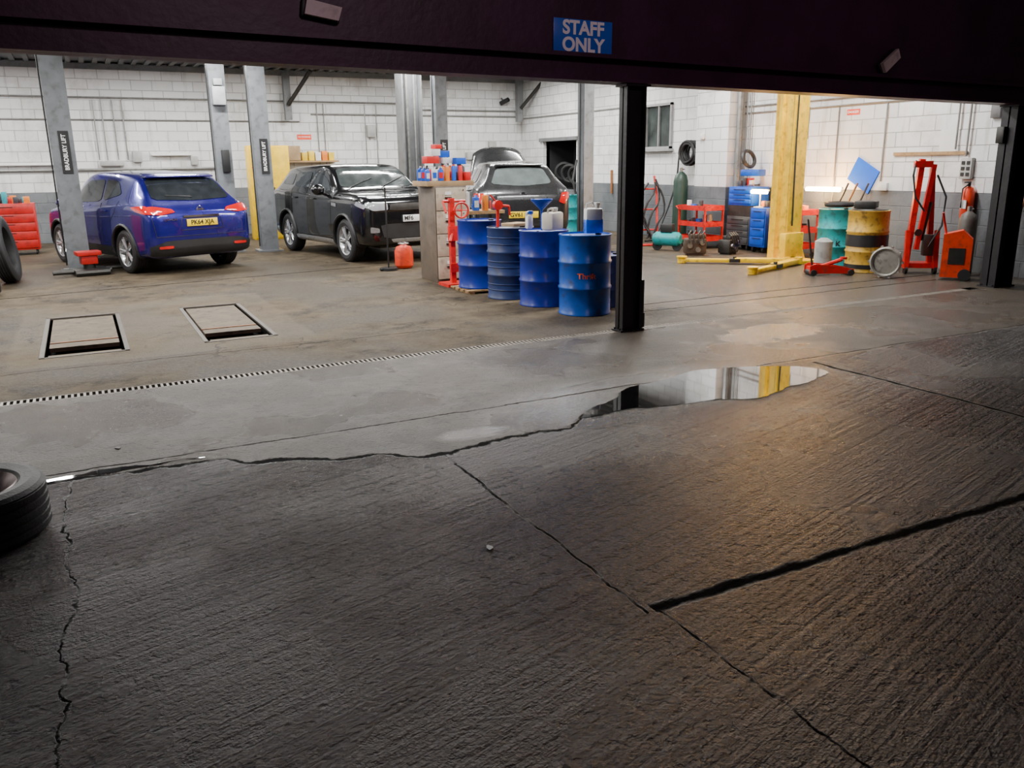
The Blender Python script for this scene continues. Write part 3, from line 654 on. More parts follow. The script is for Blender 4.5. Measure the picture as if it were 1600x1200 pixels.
def arm(a,b):
    a=Vector(a);b=Vector(b);d=b-a;L=d.length;ang=math.degrees(math.atan2(d.y,d.x))
    m=a+d*.5;o1=a+d*.27;o2=a+d*.76
    g=M();g.box((o1.x,o1.y,.06),(L*.46,.16,.07),(0,0,ang),bev=.006);g.cyl((a.x,a.y,.07),.10,.10)
    ar=g.obj("lift_arm",yellow,yp)
    M().box((o2.x,o2.y,.05),(L*.44,.11,.055),(0,0,ang),bev=.005).obj("arm_extension",yellow,ar)
    M().box((m.x,m.y,.055),(L*.10,.18,.06),(0,0,ang)).cyl((m.x,m.y,.09),.03,.05).obj("arm_joint",darksteel,ar)
    M().cyl((b.x,b.y,.05),.07,.09).cyl((b.x,b.y,.105),.085,.02).obj("arm_pad",yellow,ar)
arm((-.25,-.15),(-1.40,1.10));arm((-.2,-.25),(-1.68,-.60))
# ------------------------------------------------------------ drums
def drum(loc,m,lab,r=.288,h=.88,rz=0,group=None,lid=None):
    t=thing("oil_drum",lab,"oil drum",loc,rz,group)
    pr=[(0,.012),(r-.01,.012),(r-.006,0),(r+.006,.004),(r+.006,.018),(r-.002,.026)]
    for z in(h*.34,h*.66): pr+=[(r-.002,z-.022),(r+.010,z-.008),(r+.010,z+.008),(r-.002,z+.022)]
    pr+=[(r-.002,h-.026),(r+.006,h-.018),(r+.007,h-.002),(r-.006,h),(r-.010,h-.018),(0,h-.018)]
    M().lathe(pr,seg=48).obj("drum_body",m,t,ang=50)
    M().cyl((r*.6,0,h-.008),.035,.022).obj("bung_cap",lid or darksteel,t);M().cyl((-r*.65,0,h-.010),.018,.018).obj("bung_cap",lid or darksteel,t)
    return t
G="blue oil drums in a row"
d1=drum((4.66,10.12,.05),blue,"dark blue steel oil drum on a small pallet",group=G)
d2=drum((4.74,9.38,0),blue3,"faded slate blue steel oil drum with ribs",group=G)
d3=drum((4.83,8.68,0),blue,"dark blue steel oil drum with container on top",group=G,rz=40)
d4=drum((4.93,7.92,0),blue2,"bright blue scuffed steel oil drum with orange lettering",group=G)
d5=drum((5.42,8.30,0),mat("navy_drum_paint",(.012,.03,.13),.4,dirt=.5),"dark navy steel oil drum behind the bright blue one",h=.60,group=G)
for z in (.12,.19,.40,.47,.68,.76): 
    M().torus((0,0,z),.288,.006,seg=48).obj("rib",blue3,d2)
def curved(parent,body,size,m,r,z,a0,sx=1):
    cu=bpy.data.curves.new("t",'FONT');cu.body=body;cu.size=size;cu.extrude=.0;cu.align_x='CENTER';cu.align_y='CENTER';cu.offset=size*.02
    o=bpy.data.objects.new("t",cu);COL.objects.link(o);dg=bpy.context.evaluated_depsgraph_get();me=bpy.data.meshes.new_from_object(o.evaluated_get(dg));bpy.data.objects.remove(o)
    for v in me.vertices:
        a=a0+v.co.x*sx/r;v.co=(r*math.cos(a),r*math.sin(a),z+v.co.y)
    me.materials.clear();me.materials.append(m);ob=bpy.data.objects.new("lettering",me);COL.objects.link(ob);ob.parent=parent
curved(d4,"Thrift",.085,inkorange,.294,.44,R(-118),1.05)
pa=thing("wooden_pallet","small worn timber pallet under an oil drum","pallet",(4.62,10.1,0))
for i in range(4): M().box((0,-.24+i*.16,.038),(.56,.11,.018)).obj("slat",wood,pa)
for x in(-.22,.22): M().box((x,0,.015),(.07,.58,.028)).obj("bearer",wood,pa)
def jug(loc,m,lab,w=.19,d=.14,h=.27,rz=0,cap=None,fill=None,ff=.55):
    t=thing("plastic_jug",lab,"container",loc,rz)
    M().box((0,0,h*.42),(w,d,h*.84),bev=.025).cyl((w*.22,0,h*.88),.028,h*.14).obj("jug_body",m,t)
    if fill: M().box((0,0,h*ff/2),(w+.004,d+.004,h*ff),bev=.02).obj("liquid",fill,t)
    M().tube([(w*.12,0,h*.86),(-w*.1,0,h*1.02),(-w*.38,0,h*.98),(-w*.44,0,h*.72)],.013).obj("handle",m,t)
    M().cyl((w*.22,0,h*.97),.034,.035).obj("cap",cap or bluetool,t);return t
jug((4.88,8.56,.884),offwhite,"cream plastic oil jug beside a blue funnel",.26,.16,.24,30,cap=white)
fn=thing("funnel","blue plastic funnel standing in a jug on the drum","funnel",(4.76,8.60,1.06))
M().lathe([(.012,-.18),(.014,.05),(.125,.16),(.13,.175),(.120,.165),(.010,.05)],seg=28).obj("funnel_cone",bluetool,fn)
jug((5.02,7.90,.884),white,"clear plastic container of blue screenwash",.19,.16,.32,-20,cap=white,fill=bluefluid,ff=.5)
M().box((4.80,9.34,.905),(.30,.22,.04),(0,0,20),bev=.004).obj("cardboard_sheet",card,label="piece of flattened cardboard on a drum",cat="cardboard")
jug((4.70,8.80,.884),white,"small white plastic bottle on a drum",.08,.08,.2,0)
jug((2.98,18.6,0),mat("translucent_blue_plastic",(.35,.55,.65),.3),"pale blue plastic container on the floor",.3,.25,.38)
# ------------------------------------------------------------ filing cabinet
fc=thing("filing_cabinet","worn four-drawer metal filing cabinet, brown sides, beige drawers","filing cabinet",(4.665,11.38,0))
W,D,Hh=.48,.64,1.34
M().box((0,.01,Hh/2),(W,D,Hh),bev=.006).obj("body",brown,fc)
for i in range(4):
    z=.05+.32*i+.155;dr=M().box((0,-D/2-.006,z),(W-.03,.022,.310),bev=.004).obj("drawer",beige,fc)
    M().box((-.05,-D/2-.026,z+.02),(.10,.02,.018),bev=.003).obj("handle",darksteel,dr);M().box((-.05,-D/2-.020,z+.08),(.09,.008,.045)).obj("label_holder",paper,dr)
    M().cyl((W/2-.06,-D/2-.02,z+.12),.009,.01,(90,0,0)).obj("lock",chrome,dr)
M().box((4.70,11.42,1.375),(.74,.50,.07),(0,0,4),bev=.004).obj("cardboard_box",card,label="shallow open cardboard box full of parts on the cabinet",cat="box")
cols=[("red_label",(.65,.02,.02)),("blue_label",(.01,.10,.6)),("white_label",(.7,.7,.7)),("orange_label",(.8,.22,.02)),("teal_label",(.03,.35,.4)),("dark_label",(.05,.05,.06)),("yellow_label",(.8,.55,.03))]
cm=[mat(n,c,.4) for n,c in cols]
wordc=["red","blue","white","orange","teal","dark","yellow"]
def can(loc,m,r=.032,h=.18,word=""):
    t=thing("spray_can",word+" aerosol can standing in the clutter","can",loc)
    M().lathe([(0,0),(r,0),(r,h*.84),(r*.7,h*.92),(0,h*.92)],seg=16).obj("can_body",m,t);M().cyl((0,0,h*.95),r*.55,h*.12,seg=12).obj("cap",random.choice([white,inkred,ink]),t)
def bottle(loc,m,h,word,rz=0):
    t=thing("oil_bottle",word+" plastic oil bottle in the clutter","bottle",loc,rz);w=h*.40
    M().box((0,0,h*.4),(w,w*.55,h*.8),bev=.012).rod((0,0,h*.75),(w*.15,0,h*.93),w*.28,10,w*.16).obj("bottle_body",m,t);M().cyl((w*.16,0,h*.96),w*.18,h*.09,seg=12).obj("cap",random.choice([inkred,ink,white]),t)
    M().box((0,-w*.28,h*.4),(w*.7,.004,h*.4)).obj("label_panel",random.choice([cm[0],cm[1],cm[2]]),t)
for i in range(7):
    for j in range(3):
        ci=random.choice([0,0,1,1,2,2,3,5]);x=4.40+i*.10;yv=11.25+j*.15
        k=random.random();zz=1.41
        if k<.4: can((x,yv,zz),cm[ci],.034,.16+.07*random.random(),wordc[ci])
        elif k<.75: bottle((x,yv,zz),cm[ci],random.uniform(.18,.25),wordc[ci],random.uniform(-20,20))
        else: M().box((x,yv,zz+.06),(.085,.10,.12),(0,0,random.uniform(-10,10)),bev=.003).obj("parts_box",cm[ci],label=wordc[ci]+" cardboard spare-parts box in the clutter",cat="box")
for (a,b,z,sx,sz,ci) in [(4.50,11.36,1.70,.20,.10,0),(4.74,11.42,1.69,.18,.08,2),(4.93,11.36,1.68,.16,.09,1),(4.56,11.38,1.80,.14,.09,2),(4.72,11.44,1.78,.16,.09,1),(4.60,11.38,1.88,.10,.06,0)]:
    M().box((a,b,z),(sx,.14,sz),(0,0,random.uniform(-20,20)),bev=.003).obj("parts_box",cm[ci],label=wordc[ci]+" box stacked on top of the pile",cat="box")
bt=thing("workbench","cluttered dark workbench behind the cabinet","workbench",(5.5,12.3,0))
M().box((0,0,.9),(1.0,.5,.05)).obj("bench_top",wood,bt)
for a in(-.45,.45):
    for b in(-.2,.2): M().box((a,b,.44),(.05,.05,.88)).obj("leg",darksteel,bt)
for i in range(12):
    a=5.06+i*.08;b=12.2+(.16 if i%2 else -.06);ci=random.randrange(7);hh=random.uniform(.08,.3)
    if i%3==0: bottle((a,b,.925),cm[ci],min(.26,hh+.1),wordc[ci])
    else: M().box((a,b,.925+hh/2),(.07,.1,hh),(0,0,0),bev=.003).obj("parts_box",cm[ci],label=wordc[ci]+" box on the crowded workbench",cat="box")
rs=thing("oil_pump_stand","red steel stand with hand wheels and clamp arms","stand",(4.52,10.72,0))
M().box((0,0,.02),(.30,.36,.04)).obj("base_plate",red,rs);M().box((0,0,.6),(.07,.07,1.18)).box((0,-.05,.72),(.14,.06,.20)).box((0,-.05,.25),(.12,.05,.12)).obj("upright",red,rs)
g=M();g.torus((.10,-.12,1.03),.10,.014,(90,0,0));g.rod((.01,-.12,1.03),(.19,-.12,1.03),.008);g.rod((.10,-.12,.94),(.10,-.12,1.12),.008);g.rod((.10,-.12,1.03),(0,0,1.03),.016);g.obj("hand_wheel",red,rs)
M().rod((-.12,0,1.15),(.20,-.02,1.15),.02).rod((-.12,0,1.15),(-.12,-.10,1.0),.016).obj("clamp_arm",red,rs);M().rod((0,-.03,.75),(-.10,-.16,.62),.02).obj("clamp_arm",red,rs)
rs2=thing("hand_pump","red rotary hand pump mounted on a drum","pump",(4.66,9.56,.865))
M().cyl((0,0,.12),.02,.24).cyl((0,0,.27),.06,.07,(90,0,0)).rod((0,0,.29),(-.10,0,.40),.01).rod((0,0,.27),(.16,0,.25),.018).rod((.16,0,.25),(.17,0,.14),.015).obj("pump_body",red,rs2)
gb=thing("gas_bottle","small orange propane gas bottle on the floor","gas bottle",(4.62,13.0,0))
M().lathe([(0,.01),(.12,.01),(.15,.05),(.15,.28),(.12,.35),(.03,.38),(0,.38)],seg=28).obj("bottle_body",orange,gb);M().torus((0,0,.40),.08,.012).cyl((0,0,.40),.025,.06).obj("valve",steel,gb)
st=thing("tool_stand","thin black upright stand with a weighted base","stand",(4.30,12.85,0))
M().cyl((0,0,.02),.14,.04).rod((0,0,0),(0,0,1.3),.014).obj("pole",blackplastic,st);M().rod((-.16,-.06,.03),(.16,.06,.03),.02).obj("foot",blackplastic,st)
# ------------------------------------------------------------ yellow cabinet
yc=thing("safety_cabinet","tall yellow chemical storage cabinet with red diamond warning sign","cabinet",(3.98,20.2,0))
M().box((0,0,1.05),(.90,.45,2.1),bev=.008).obj("body",yellowcab,yc)
for s in(-1,1):
    d=M().box((s*.225,-.235,1.05),(.435,.02,2.04),bev=.003).obj("door",yellowcab,yc);M().box((s*.06,-.25,1.1),(.02,.02,.16)).obj("handle",blackplastic,d)
M().box((-.27,-.25,1.62),(.20,.006,.20),(0,45,0)).obj("warning_sign",inkred,yc)
# ------------------------------------------------------------ tool chests / carts
def chest(loc,rz,w,d,h,nd,m,lab,z0=.1):
    t=thing("tool_chest",lab,"tool chest",loc,rz)
    M().box((0,0,z0+(h-z0)/2),(w,d,h-z0),bev=.008).obj("body",m,t)
    hh=(h-z0-.06)/nd
    for i in range(nd):
        z=z0+.03+hh*(i+.5);dr=M().box((0,-d/2-.006,z),(w-.05,.02,hh-.015),bev=.003).obj("drawer",m,t);M().box((0,-d/2-.022,z+hh*.30),(w*.5,.012,.010)).obj("handle",darksteel,dr)
    if z0>.05:
        for a in(-1,1):
            for b in(-1,1): M().cyl((a*(w/2-.07),b*(d/2-.07),z0/2),z0/2,.03,(0,90,0),16).obj("caster",rubber,t)
    return t
chest((-1.55,19.5,0),0,1.5,.5,1.0,5,dkred,"wide red tool chest with rows of drawers")
for i in range(22):
    a=-2.22+i*.062;ci=random.choice([5,5,1,5,4,3,5,0,2]);hh=random.uniform(.08,.26)
    M().box((a,19.36+(i%3)*.13,1.0+hh/2),(.085*random.uniform(.6,1.3),.10,hh),(0,0,random.uniform(-15,15)),bev=.004).obj("hand_tool",cm[ci],label=wordc[ci]+" tool or case lying on the tool chest",cat="tool")
def cart(loc,rz,w,d,h,m,lab):
    t=thing("tool_cart",lab,"tool cart",loc,rz)
    for a in(-1,1):
        for b in(-1,1):
            M().box((a*(w/2-.015),b*(d/2-.015),h/2+.04),(.03,.03,h-.08)).obj("upright",m,t);M().cyl((a*(w/2-.05),b*(d/2-.05),.04),.04,.03,(0,90,0),14).obj("caster",rubber,t)
    for z in(.16,h*.55,h-.05):
        g=M();g.box((0,0,z),(w,d,.015));[g.box((0,s*d/2,z+.035),(w,.012,.09)) for s in(-1,1)];[g.box((s*w/2,0,z+.035),(.012,d,.09)) for s in(-1,1)];g.obj("tray",m,t)
    M().rod((-w/2-.08,-d/2,h),(-w/2-.08,d/2,h),.012).rod((-w/2-.08,-d/2,h),(-w/2,-d/2,h-.05),.01).rod((-w/2-.08,d/2,h),(-w/2,d/2,h-.05),.01).obj("handle",m,t)
    return t
def scatter(cx,cy,z,w,d,n,lab="tool",hm=.20):
    for i in range(n):
        ci=random.choice([5,5,1,2,5,0,3]);hh=random.uniform(.07,hm);a=cx+random.uniform(-w,w)/2*.7;b=cy+d*((i+.5)/n-.5)*.85
        typ=random.random();nm=wordc[ci]
        if typ<.65: M().box((a,b,z+hh/2),(random.uniform(.06,.12),d/n*.8,hh),bev=.004).obj("parts_tin",cm[ci],label=nm+" tin of small parts in the "+lab,cat="tin")
        else:
            g=M();g.rod((a-.06,b,z+.02),(a+.06,b+.02,z+.02),.014);g.sph((a+.06,b+.02,z+.022),.022);g.obj("hand_tool",steel if ci!=5 else darksteel,label="metal hand tool lying in the "+lab,cat="tool")
c1=cart((10.72,13.0,0),-90,.80,.46,.78,red,"red three-tier tool cart loaded with tools")
for z in(.17,.44,.74): scatter(10.72,13.0,z,.34,.7,9,"red cart")
cart((11.05,10.85,0),-90,.62,.42,.78,red,"red tool cart by the lit wall");scatter(11.05,10.85,.74,.3,.5,5,"red cart");scatter(11.05,10.85,.44,.3,.5,5,"red cart")
b1=chest((11.22,12.25,0),-90,.62,.46,.62,4,mat("dark_chest_paint",(.05,.055,.06),.45,dirt=.3),"dark lower tool cabinet against the wall")
M().box((11.22,12.25,.72),(.42,.6,.2)).obj("storage_box",darksteel,label="dark steel box between tool chests",cat="box")
chest((11.22,12.25,.82),-90,.62,.42,.34,3,bluetool,"bright blue top tool box with drawers",z0=.0)
scatter(11.22,12.25,1.17,.3,.6,6,"tool pile",.19)
M().box((11.25,12.2,1.41),(.22,.42,.12),(0,0,10),bev=.02).obj("power_tool_case",bluetool,label="blue plastic power tool case on the pile",cat="case")
M().torus((11.22,12.30,1.66),.15,.035,(70,20,0)).obj("hose_coil",blackplastic,label="coiled black hose on the tool pile",cat="hose")
c3=chest((11.12,11.65,0),-90,.4,.4,.80,4,bluetool,"blue drawer unit under the wall bench")
scatter(11.2,11.65,.81,.2,.38,4,"drawer unit",.12)
def engine(loc,s,rz,lab,m=darksteel):
    t=thing("engine_part",lab,"engine part",loc,rz)
    g=M();g.box((0,0,.18*s),(.42*s,.30*s,.30*s),bev=.03*s);g.box((.05*s,0,.36*s),(.30*s,.2*s,.1*s),bev=.02*s);g.box((0,0,.02),(.3*s,.24*s,.04));g.obj("engine_block",m,t)
    for x,z in((-.12,.2),(.04,.12),(.12,.26)): M().cyl((x*s,-.17*s,z*s),.05*s,.05*s,(90,0,0)).obj("pulley",steel,t)
    for x in(-.12,-.03,.06,.15): M().tube([(x*s,.0,.40*s),(x*s+.02,-.06*s,.48*s),(x*s-.03,-.16*s,.42*s),(x*s,-.2*s,.25*s)],.016*s).obj("pipe",darksteel,t)
    return t
dkrust=mat("oily_brown_casting",(.09,.055,.035),.5,.3,dirt=.6)
engine((9.75,11.95,0),.9,-30,"greasy engine block with pulleys on the floor",dkrust)
engine((10.35,11.75,0),.8,20,"dark oily gearbox casing on the floor")
engine((10.1,12.3,0),.6,70,"small oily engine component on the floor",dkrust)
engine((-1.35,13.2,0),1.1,20,"dark greasy engine lying on the floor")
engine((11.12,6.35,0),.8,-40,"rusty engine part beside the dark column",dkrust)
def gascyl(loc,m,h,r,lab):
    t=thing("gas_cylinder",lab,"gas cylinder",loc);M().lathe([(0,0),(r,.0),(r,h*.82),(r*.8,h*.9),(r*.3,h*.95),(0,h*.95)],seg=24).obj("cylinder_body",m,t);M().cyl((0,0,h*.97),.03,.1).rod((0,0,h*.98),(.08,0,h*.98),.012).obj("valve",steel,t)
gascyl((11.15,14.2,0),greenp,1.5,.15,"tall dark green welding gas cylinder by the pillar")
gascyl((11.12,7.70,0),mat("grey_brown_cylinder",(.10,.09,.08),.5,dirt=.4),.95,.12,"grey brown gas cylinder standing by the wall")
hc=thing("hose_reel","thick black air hose coiled on a wall hook","hose",(11.42,14.20,1.80))
M().box((.08,0,.12),(.08,.06,.06)).obj("wall_hook",darksteel,hc)
for i in range(8): M().torus((-.03*i+.05,0,.02*math.sin(i*2)),.19+.02*(i%3),.024,(0,90+3*(i%3),4*(i%2)),32,6).obj("hose_coil",rubber,hc)
M().tube([(11.42,14.62,1.9),(11.35,14.6,1.2),(11.2,14.65,.7),(10.95,14.6,.25),(10.75,14.5,.02),(10.5,14.5,.02)],.018).obj("air_hose",rubber,label="black air hose trailing from the wall to the floor",cat="hose")
sp=thing("sack_truck","red tubular welding trolley with hoses","trolley",(10.20,13.95,0),-20)
g=M()
for s in(-.18,.18): g.tube([(s,-.1,.02),(s,.02,.15),(s+.02,.22,1.0),(s,.36,1.35)],.024)
for z,y in((.3,.06),(.7,.15),(1.1,.26)): g.rod((-.18,y,z),(.18,y,z),.016)
g.box((0,-.15,.02),(.42,.22,.02));g.obj("frame",red,sp)
for s in(-1,1): tyre_mesh(.12,.05).obj("wheel",rubber,sp,loc=(s*.23,.05,.12),rot=(0,0,90))
for k in range(6):
    pts=[(math.sin(i*.5+k)*.13+.09*k-.25,.0+.02*i-.04*(k%2),.15+.11*i+.04*math.cos(i*1.1+k*2)) for i in range(11)];M().tube(pts,.02).obj("hose",blackplastic,sp)
ac=thing("air_compressor","teal portable air compressor with tank","compressor",(9.82,12.85,0),-60)
M().lathe([(0,-.28),(.09,-.27),(.13,-.22),(.13,.22),(.09,.27),(0,.28)],(0,0,.22),(0,90,0)).obj("tank",teal,ac);M().box((0,0,.42),(.24,.16,.16),bev=.02).obj("motor",blackplastic,ac)
for s in(-1,1): M().cyl((s*.2,0,.09),.09,.04,(90,0,0)).obj("wheel",rubber,ac)
sd=thing("bar_rack","dark steel rack holding long bars against the wall","rack",(10.75,15.2,0))
g=M();[g.rod((x,y,0),(x+.1,y+.05,1.7),.018) for x,y in((-.2,0),(.1,0),(-.1,.3),(.2,.3))];[g.rod((-.2,0,z),(.2,.3,z),.014) for z in(.5,1.0,1.4)];g.obj("frame",darksteel,sd)
M().cyl((0,.15,.5),.12,.7).cyl((0,.15,.9),.08,.1).obj("cylinder_body",mat("dark_bottle",(.03,.03,.035),.4),sd)
drum((10.6,17.9,0),teal,"teal steel oil drum by the wall hatch")
tdm=drum((10.68,9.62,0),teal,"teal steel oil drum with worn paint and drips")
curved(tdm,"P K",.12,ink,.292,.35,R(-140))
yd=drum((10.42,8.80,0),cream,"ochre and black steel oil drum with dented bands",r=.29,h=.9)
M().lathe([(.293,.38),(.298,.38),(.298,.55),(.293,.55)],seg=48,closed=True).obj("painted_band",mat("black_drum_band",(.02,.02,.02),.4),yd)
M().lathe([(.293,.06),(.298,.06),(.298,.12),(.293,.12)],seg=48,closed=True).obj("painted_band",mat("black_drum_band",(.02,.02,.02),.4),yd)
M().lathe([(0,.0),(.25,.0),(.27,.02),(.25,.035),(0,.035)],(0,0,.885)).obj("drum_lid",darksteel,yd)
M().torus((10.62,9.55,.95),.19,.04,(0,0,0)).obj("rubber_belt",rubber,label="coil of black rubber hose on the teal drum",cat="hose")
M().box((10.4,8.85,.98),(.26,.3,.10),(0,0,30),bev=.01).obj("parts_tray",darksteel,label="dark metal tray of parts on the ochre drum",cat="tray")
for i,(u,v) in enumerate(((11.2,9.9),(11.28,9.75),(11.22,10.1))): M().tube([(u,v,.0),(u+.05,v+.03,.5),(u-.02,v,.9),(u+.12,v-.05,1.25)],.016).obj("exhaust_rod",[rust,darksteel,darksteel][i],label="bent metal pipe standing behind the drums",cat="pipe")
def jack(loc,rz,m,lab,s=1):
    t=thing("trolley_jack",lab,"jack",loc,rz)
    g=M();[g.prism([(-.32*s,.03),(.32*s,.03),(.32*s,.09),(.05,.14*s),(-.25*s,.17*s),(-.32*s,.14)],.015,(0,y*s,0),(90,0,0)) for y in(-.12,.12)]
    g.box((-.2*s,0,.09),(.2*s,.22*s,.06));g.obj("frame",m,t)
    for x in(-.27,.27): M().cyl((x*s,0,.045),.045,.32*s,(90,0,0)).obj("wheel",darksteel,t)
    M().rod((-.15*s,0,.11),(.18*s,0,.22*s),.03).cyl((.2*s,0,.24*s),.05,.03).obj("lift_arm",m,t)
    M().rod((-.25*s,0,.12),(-.36*s,0,.80*s),.014).obj("handle",blackplastic,t);return t
jack((9.66,8.78,0),-27,red,"red trolley jack with raised handle")
M().lathe([(0,0),(.13,0),(.13,.42),(.05,.47),(0,.47)],(10.10,9.32,.0)).obj("pressure_vessel",mat("grey_canister",(.35,.36,.34),.45,dirt=.3),label="small grey metal canister on the floor",cat="canister")
lj=thing("floor_jack","low workshop jack with red head and long steel arms","jack",(.02,15.02,0),10)
g=M();g.box((0,0,.06),(.50,.45,.08),bev=.01);g.rod((-.55,-.1,.07),(.3,-.1,.07),.035);g.rod((-.4,.15,.07),(.55,.15,.07),.03);g.obj("frame",darksteel,lj)
M().cyl((0,0,.2),.09,.24).rod((-.25,-.22,.05),(.25,-.22,.05),.05).obj("ram",darksteel,lj)
M().box((0,0,.34),(.36,.26,.07),bev=.012).box((0,0,.24),(.24,.2,.14),bev=.01).obj("jack_head",dkred,lj)
for s in(-1,1): M().cyl((s*.22,-.2,.05),.05,.04,(0,90,0)).obj("wheel",rubber,lj)
gx=thing("gearbox","aluminium gearbox with round bell housing on the floor","gearbox",(10.02,8.10,0),-62)
g=M();g.lathe([(.10,0),(.20,-.02),(.21,.0),(.21,.06),(.19,.07),(.17,.05),(.17,.02),(.07,.03),(.0,.03)],(0,0,.23),(90,0,0),28)
for i in range(10):
    a=2*math.pi*i/10;g.cyl((.215*math.cos(a),-.03,.23+.215*math.sin(a)),.018,.06,(90,0,0),10)
g.obj("bell_housing",mat("cast_aluminium",(.36,.34,.30),.5,.5,dirt=.5),gx);M().box((0,.13,.2),(.26,.22,.26),bev=.04).cyl((0,.25,.22),.07,.1,(90,0,0)).obj("gear_casing",darksteel,gx)
ec=thing("engine_crane","tall folded red hydraulic engine crane","engine crane",(10.88,8.25,0),-35)
g=M();g.box((-.13,0,.85),(.075,.08,1.55),(0,3,0));g.box((.11,0,.80),(.07,.07,1.4),(0,-4,0));g.box((0,0,.12),(.46,.28,.07));g.obj("mast",red,ec)
g=M();g.box((-.02,-.12,.95),(.06,.06,1.2),(0,6,0));g.box((-.1,-.1,1.55),(.24,.09,.09),(0,0,0));g.obj("boom",red,ec)
M().cyl((.02,-.05,.75),.04,.55,(0,8,0)).cyl((.02,-.05,1.15),.02,.4,(0,8,0)).obj("hydraulic_ram",darksteel,ec)
for a in(-.2,.2):
    M().box((a,-.10,.35),(.06,.06,.55),(-8,0,0)).obj("leg",red,ec);M().cyl((a,-.12,.06),.06,.04,(0,90,0)).obj("caster",rubber,ec)
M().tube([(-.2,-.1,1.6),(-.25,-.2,1.4),(-.2,-.22,1.1),(-.05,-.2,.9)],.014).obj("hose",blackplastic,ec);M().tube([(.1,-.12,1.4),(.22,-.2,1.1),(.2,-.22,.7),(.05,-.2,.4)],.014).obj("hose",blackplastic,ec)
M().box((.06,-.16,.42),(.14,.1,.3),bev=.01).cyl((-.1,-.19,.6),.05,.04,(90,0,0)).obj("pump_unit",darksteel,ec)
ot=thing("waste_oil_drainer","orange-red wheeled sheet metal oil drainer","oil drainer",(10.70,7.52,0),-55)
M().prism([(-.18,0.04),(.18,.04),(.18,.56),(.05,.68),(-.18,.62)],.28,(0,0,0),(90,0,0)).obj("tank",orange,ot)
M().box((.0,-.145,.33),(.20,.01,.22)).obj("access_panel",darksteel,ot)
for s in(-1,1): M().cyl((.12,s*.16,.08),.08,.04,(90,0,0)).obj("wheel",rubber,ot)
M().tube([(-.15,.1,.6),(-.22,.1,.9),(-.22,-.1,.9),(-.15,-.1,.6)],.014).obj("handle",red,ot)
fe=thing("fire_extinguisher","red fire extinguisher hung on the wall","fire extinguisher",(11.45,7.98,.78))
M().lathe([(0,0),(.08,0),(.085,.02),(.085,.36),(.06,.43),(.02,.45),(0,.45)],seg=24).obj("cylinder_body",orange,fe);M().cyl((0,0,.47),.02,.06).box((-.04,0,.51),(.12,.025,.02)).tube([(-.02,0,.48),(-.11,.02,.42),(-.11,.02,.15)],.01).obj("valve",blackplastic,fe)
M().box((-.086,0,.2),(.01,.09,.12)).obj("label_panel",paper,fe)
for i in range(4): M().rod((11.25-.05*i,7.22+.06*i,.01),(11.49,7.15+.05*i,1.2+.1*i),.014).obj("steel_bar",steel if i%2 else rust,label="long steel bar leaning against the wall",cat="bar",group="bars leaning on the wall")
bb=thing("blue_board","bright blue square panel hung at an angle on the wall","panel",(UR-.012,9.93,1.37));bb.rotation_euler=(R(28),0,0)
M().box((0,0,0),(.02,.50,.40)).obj("board",mat("bright_blue_board",(.002,.13,.85),.6,var=.05,spec=.2),bb)
M().box((UR-.015,8.75,1.70),(.03,1.25,.05)).obj("timber_batten",wood,label="thin timber batten screwed to the block wall",cat="batten")
M().box((UR-.003,8.46,1.88),(.006,.28,.32)).obj("paper_notice",paper,label="white paper notice taped to the wall",cat="notice")
sb=thing("socket_panel","grey electrical socket panel on the wall","socket",(UR-.036,8.09,1.48))
M().box((0,0,0),(.07,.18,.30),bev=.008).obj("box",mat("socket_grey",(.42,.42,.40),.5),sb)
for z in(-.08,.0,.08):
    for y in(-.04,.04): M().box((-.038,y,z),(.01,.05,.05)).obj("socket",blackplastic,sb)
for (v,z,wd,hg,m,l) in [(9.50,1.20,.16,.12,white,"small white switch box on the wall"),(13.6,2.1,.1,.1,white,"small junction box on the pillar"),(7.75,2.26,.14,.2,greypost2,"grey isolator box high on the wall")]:
    M().box((UR-.03-(.34 if 13<v<13.8 else 0),v,z),(.06,wd,hg),bev=.006).obj("switch_box",m,label=l,cat="switch box")
wn_=thing("warning_notice","small red and white warning notice on the wall","notice",(UR-.004,10.25,2.38))
M().box((0,0,0),(.006,.26,.09)).obj("notice_board",inkred,wn_);text("lettering","DANGER",.055,inkwhite,wn_,(-.005,0,0),(90,0,-90))
wn2=thing("warning_notice","small red and white warning notice on the back wall","notice",(5.30,VB-.01,2.35))
M().box((0,0,0),(.36,.006,.12)).obj("notice_board",inkred,wn2);text("lettering","NO SMOKING",.05,inkwhite,wn2,(0,-.005,0),(90,0,0))
def conduit(pts,r,lab="galvanised conduit running along the block wall"):
    g=M()
    for a,b in zip(pts[:-1],pts[1:]): g.rod(a,b,r)
    for p in pts[1:-1]: g.sph(p,r*1.3)
    g.obj("conduit_pipe",conduitm,label=lab,cat="conduit")
y=VB-.03
conduit([(UL,y,3.20),(8.1,y,3.20)],.022);conduit([(8.15,y,3.05),(UR-.05,y,3.05)],.022)
conduit([(UL,y,2.72),(5.2,y,2.72)],.016);conduit([(5.5,y,2.90),(UR-.05,y,2.90)],.016)
for u in(.55,.72,.95,1.15,5.65,5.82,6.9,7.2): conduit([(u,y-.03,3.16),(u,y-.03,1.83 if u<3 else 0)],.014,"vertical galvanised conduit drop on the wall")
conduit([(-2.4,y-.02,1.62),(3.2,y-.02,1.62)],.03,"grey service pipe along the back wall")
x=UR-.02
conduit([(x,21.9,2.85),(x,16.3,2.85)],.018);conduit([(x,12.8,2.62),(x,7.0,2.62)],.016);conduit([(x,12.8,2.50),(x,7.0,2.50)],.012)
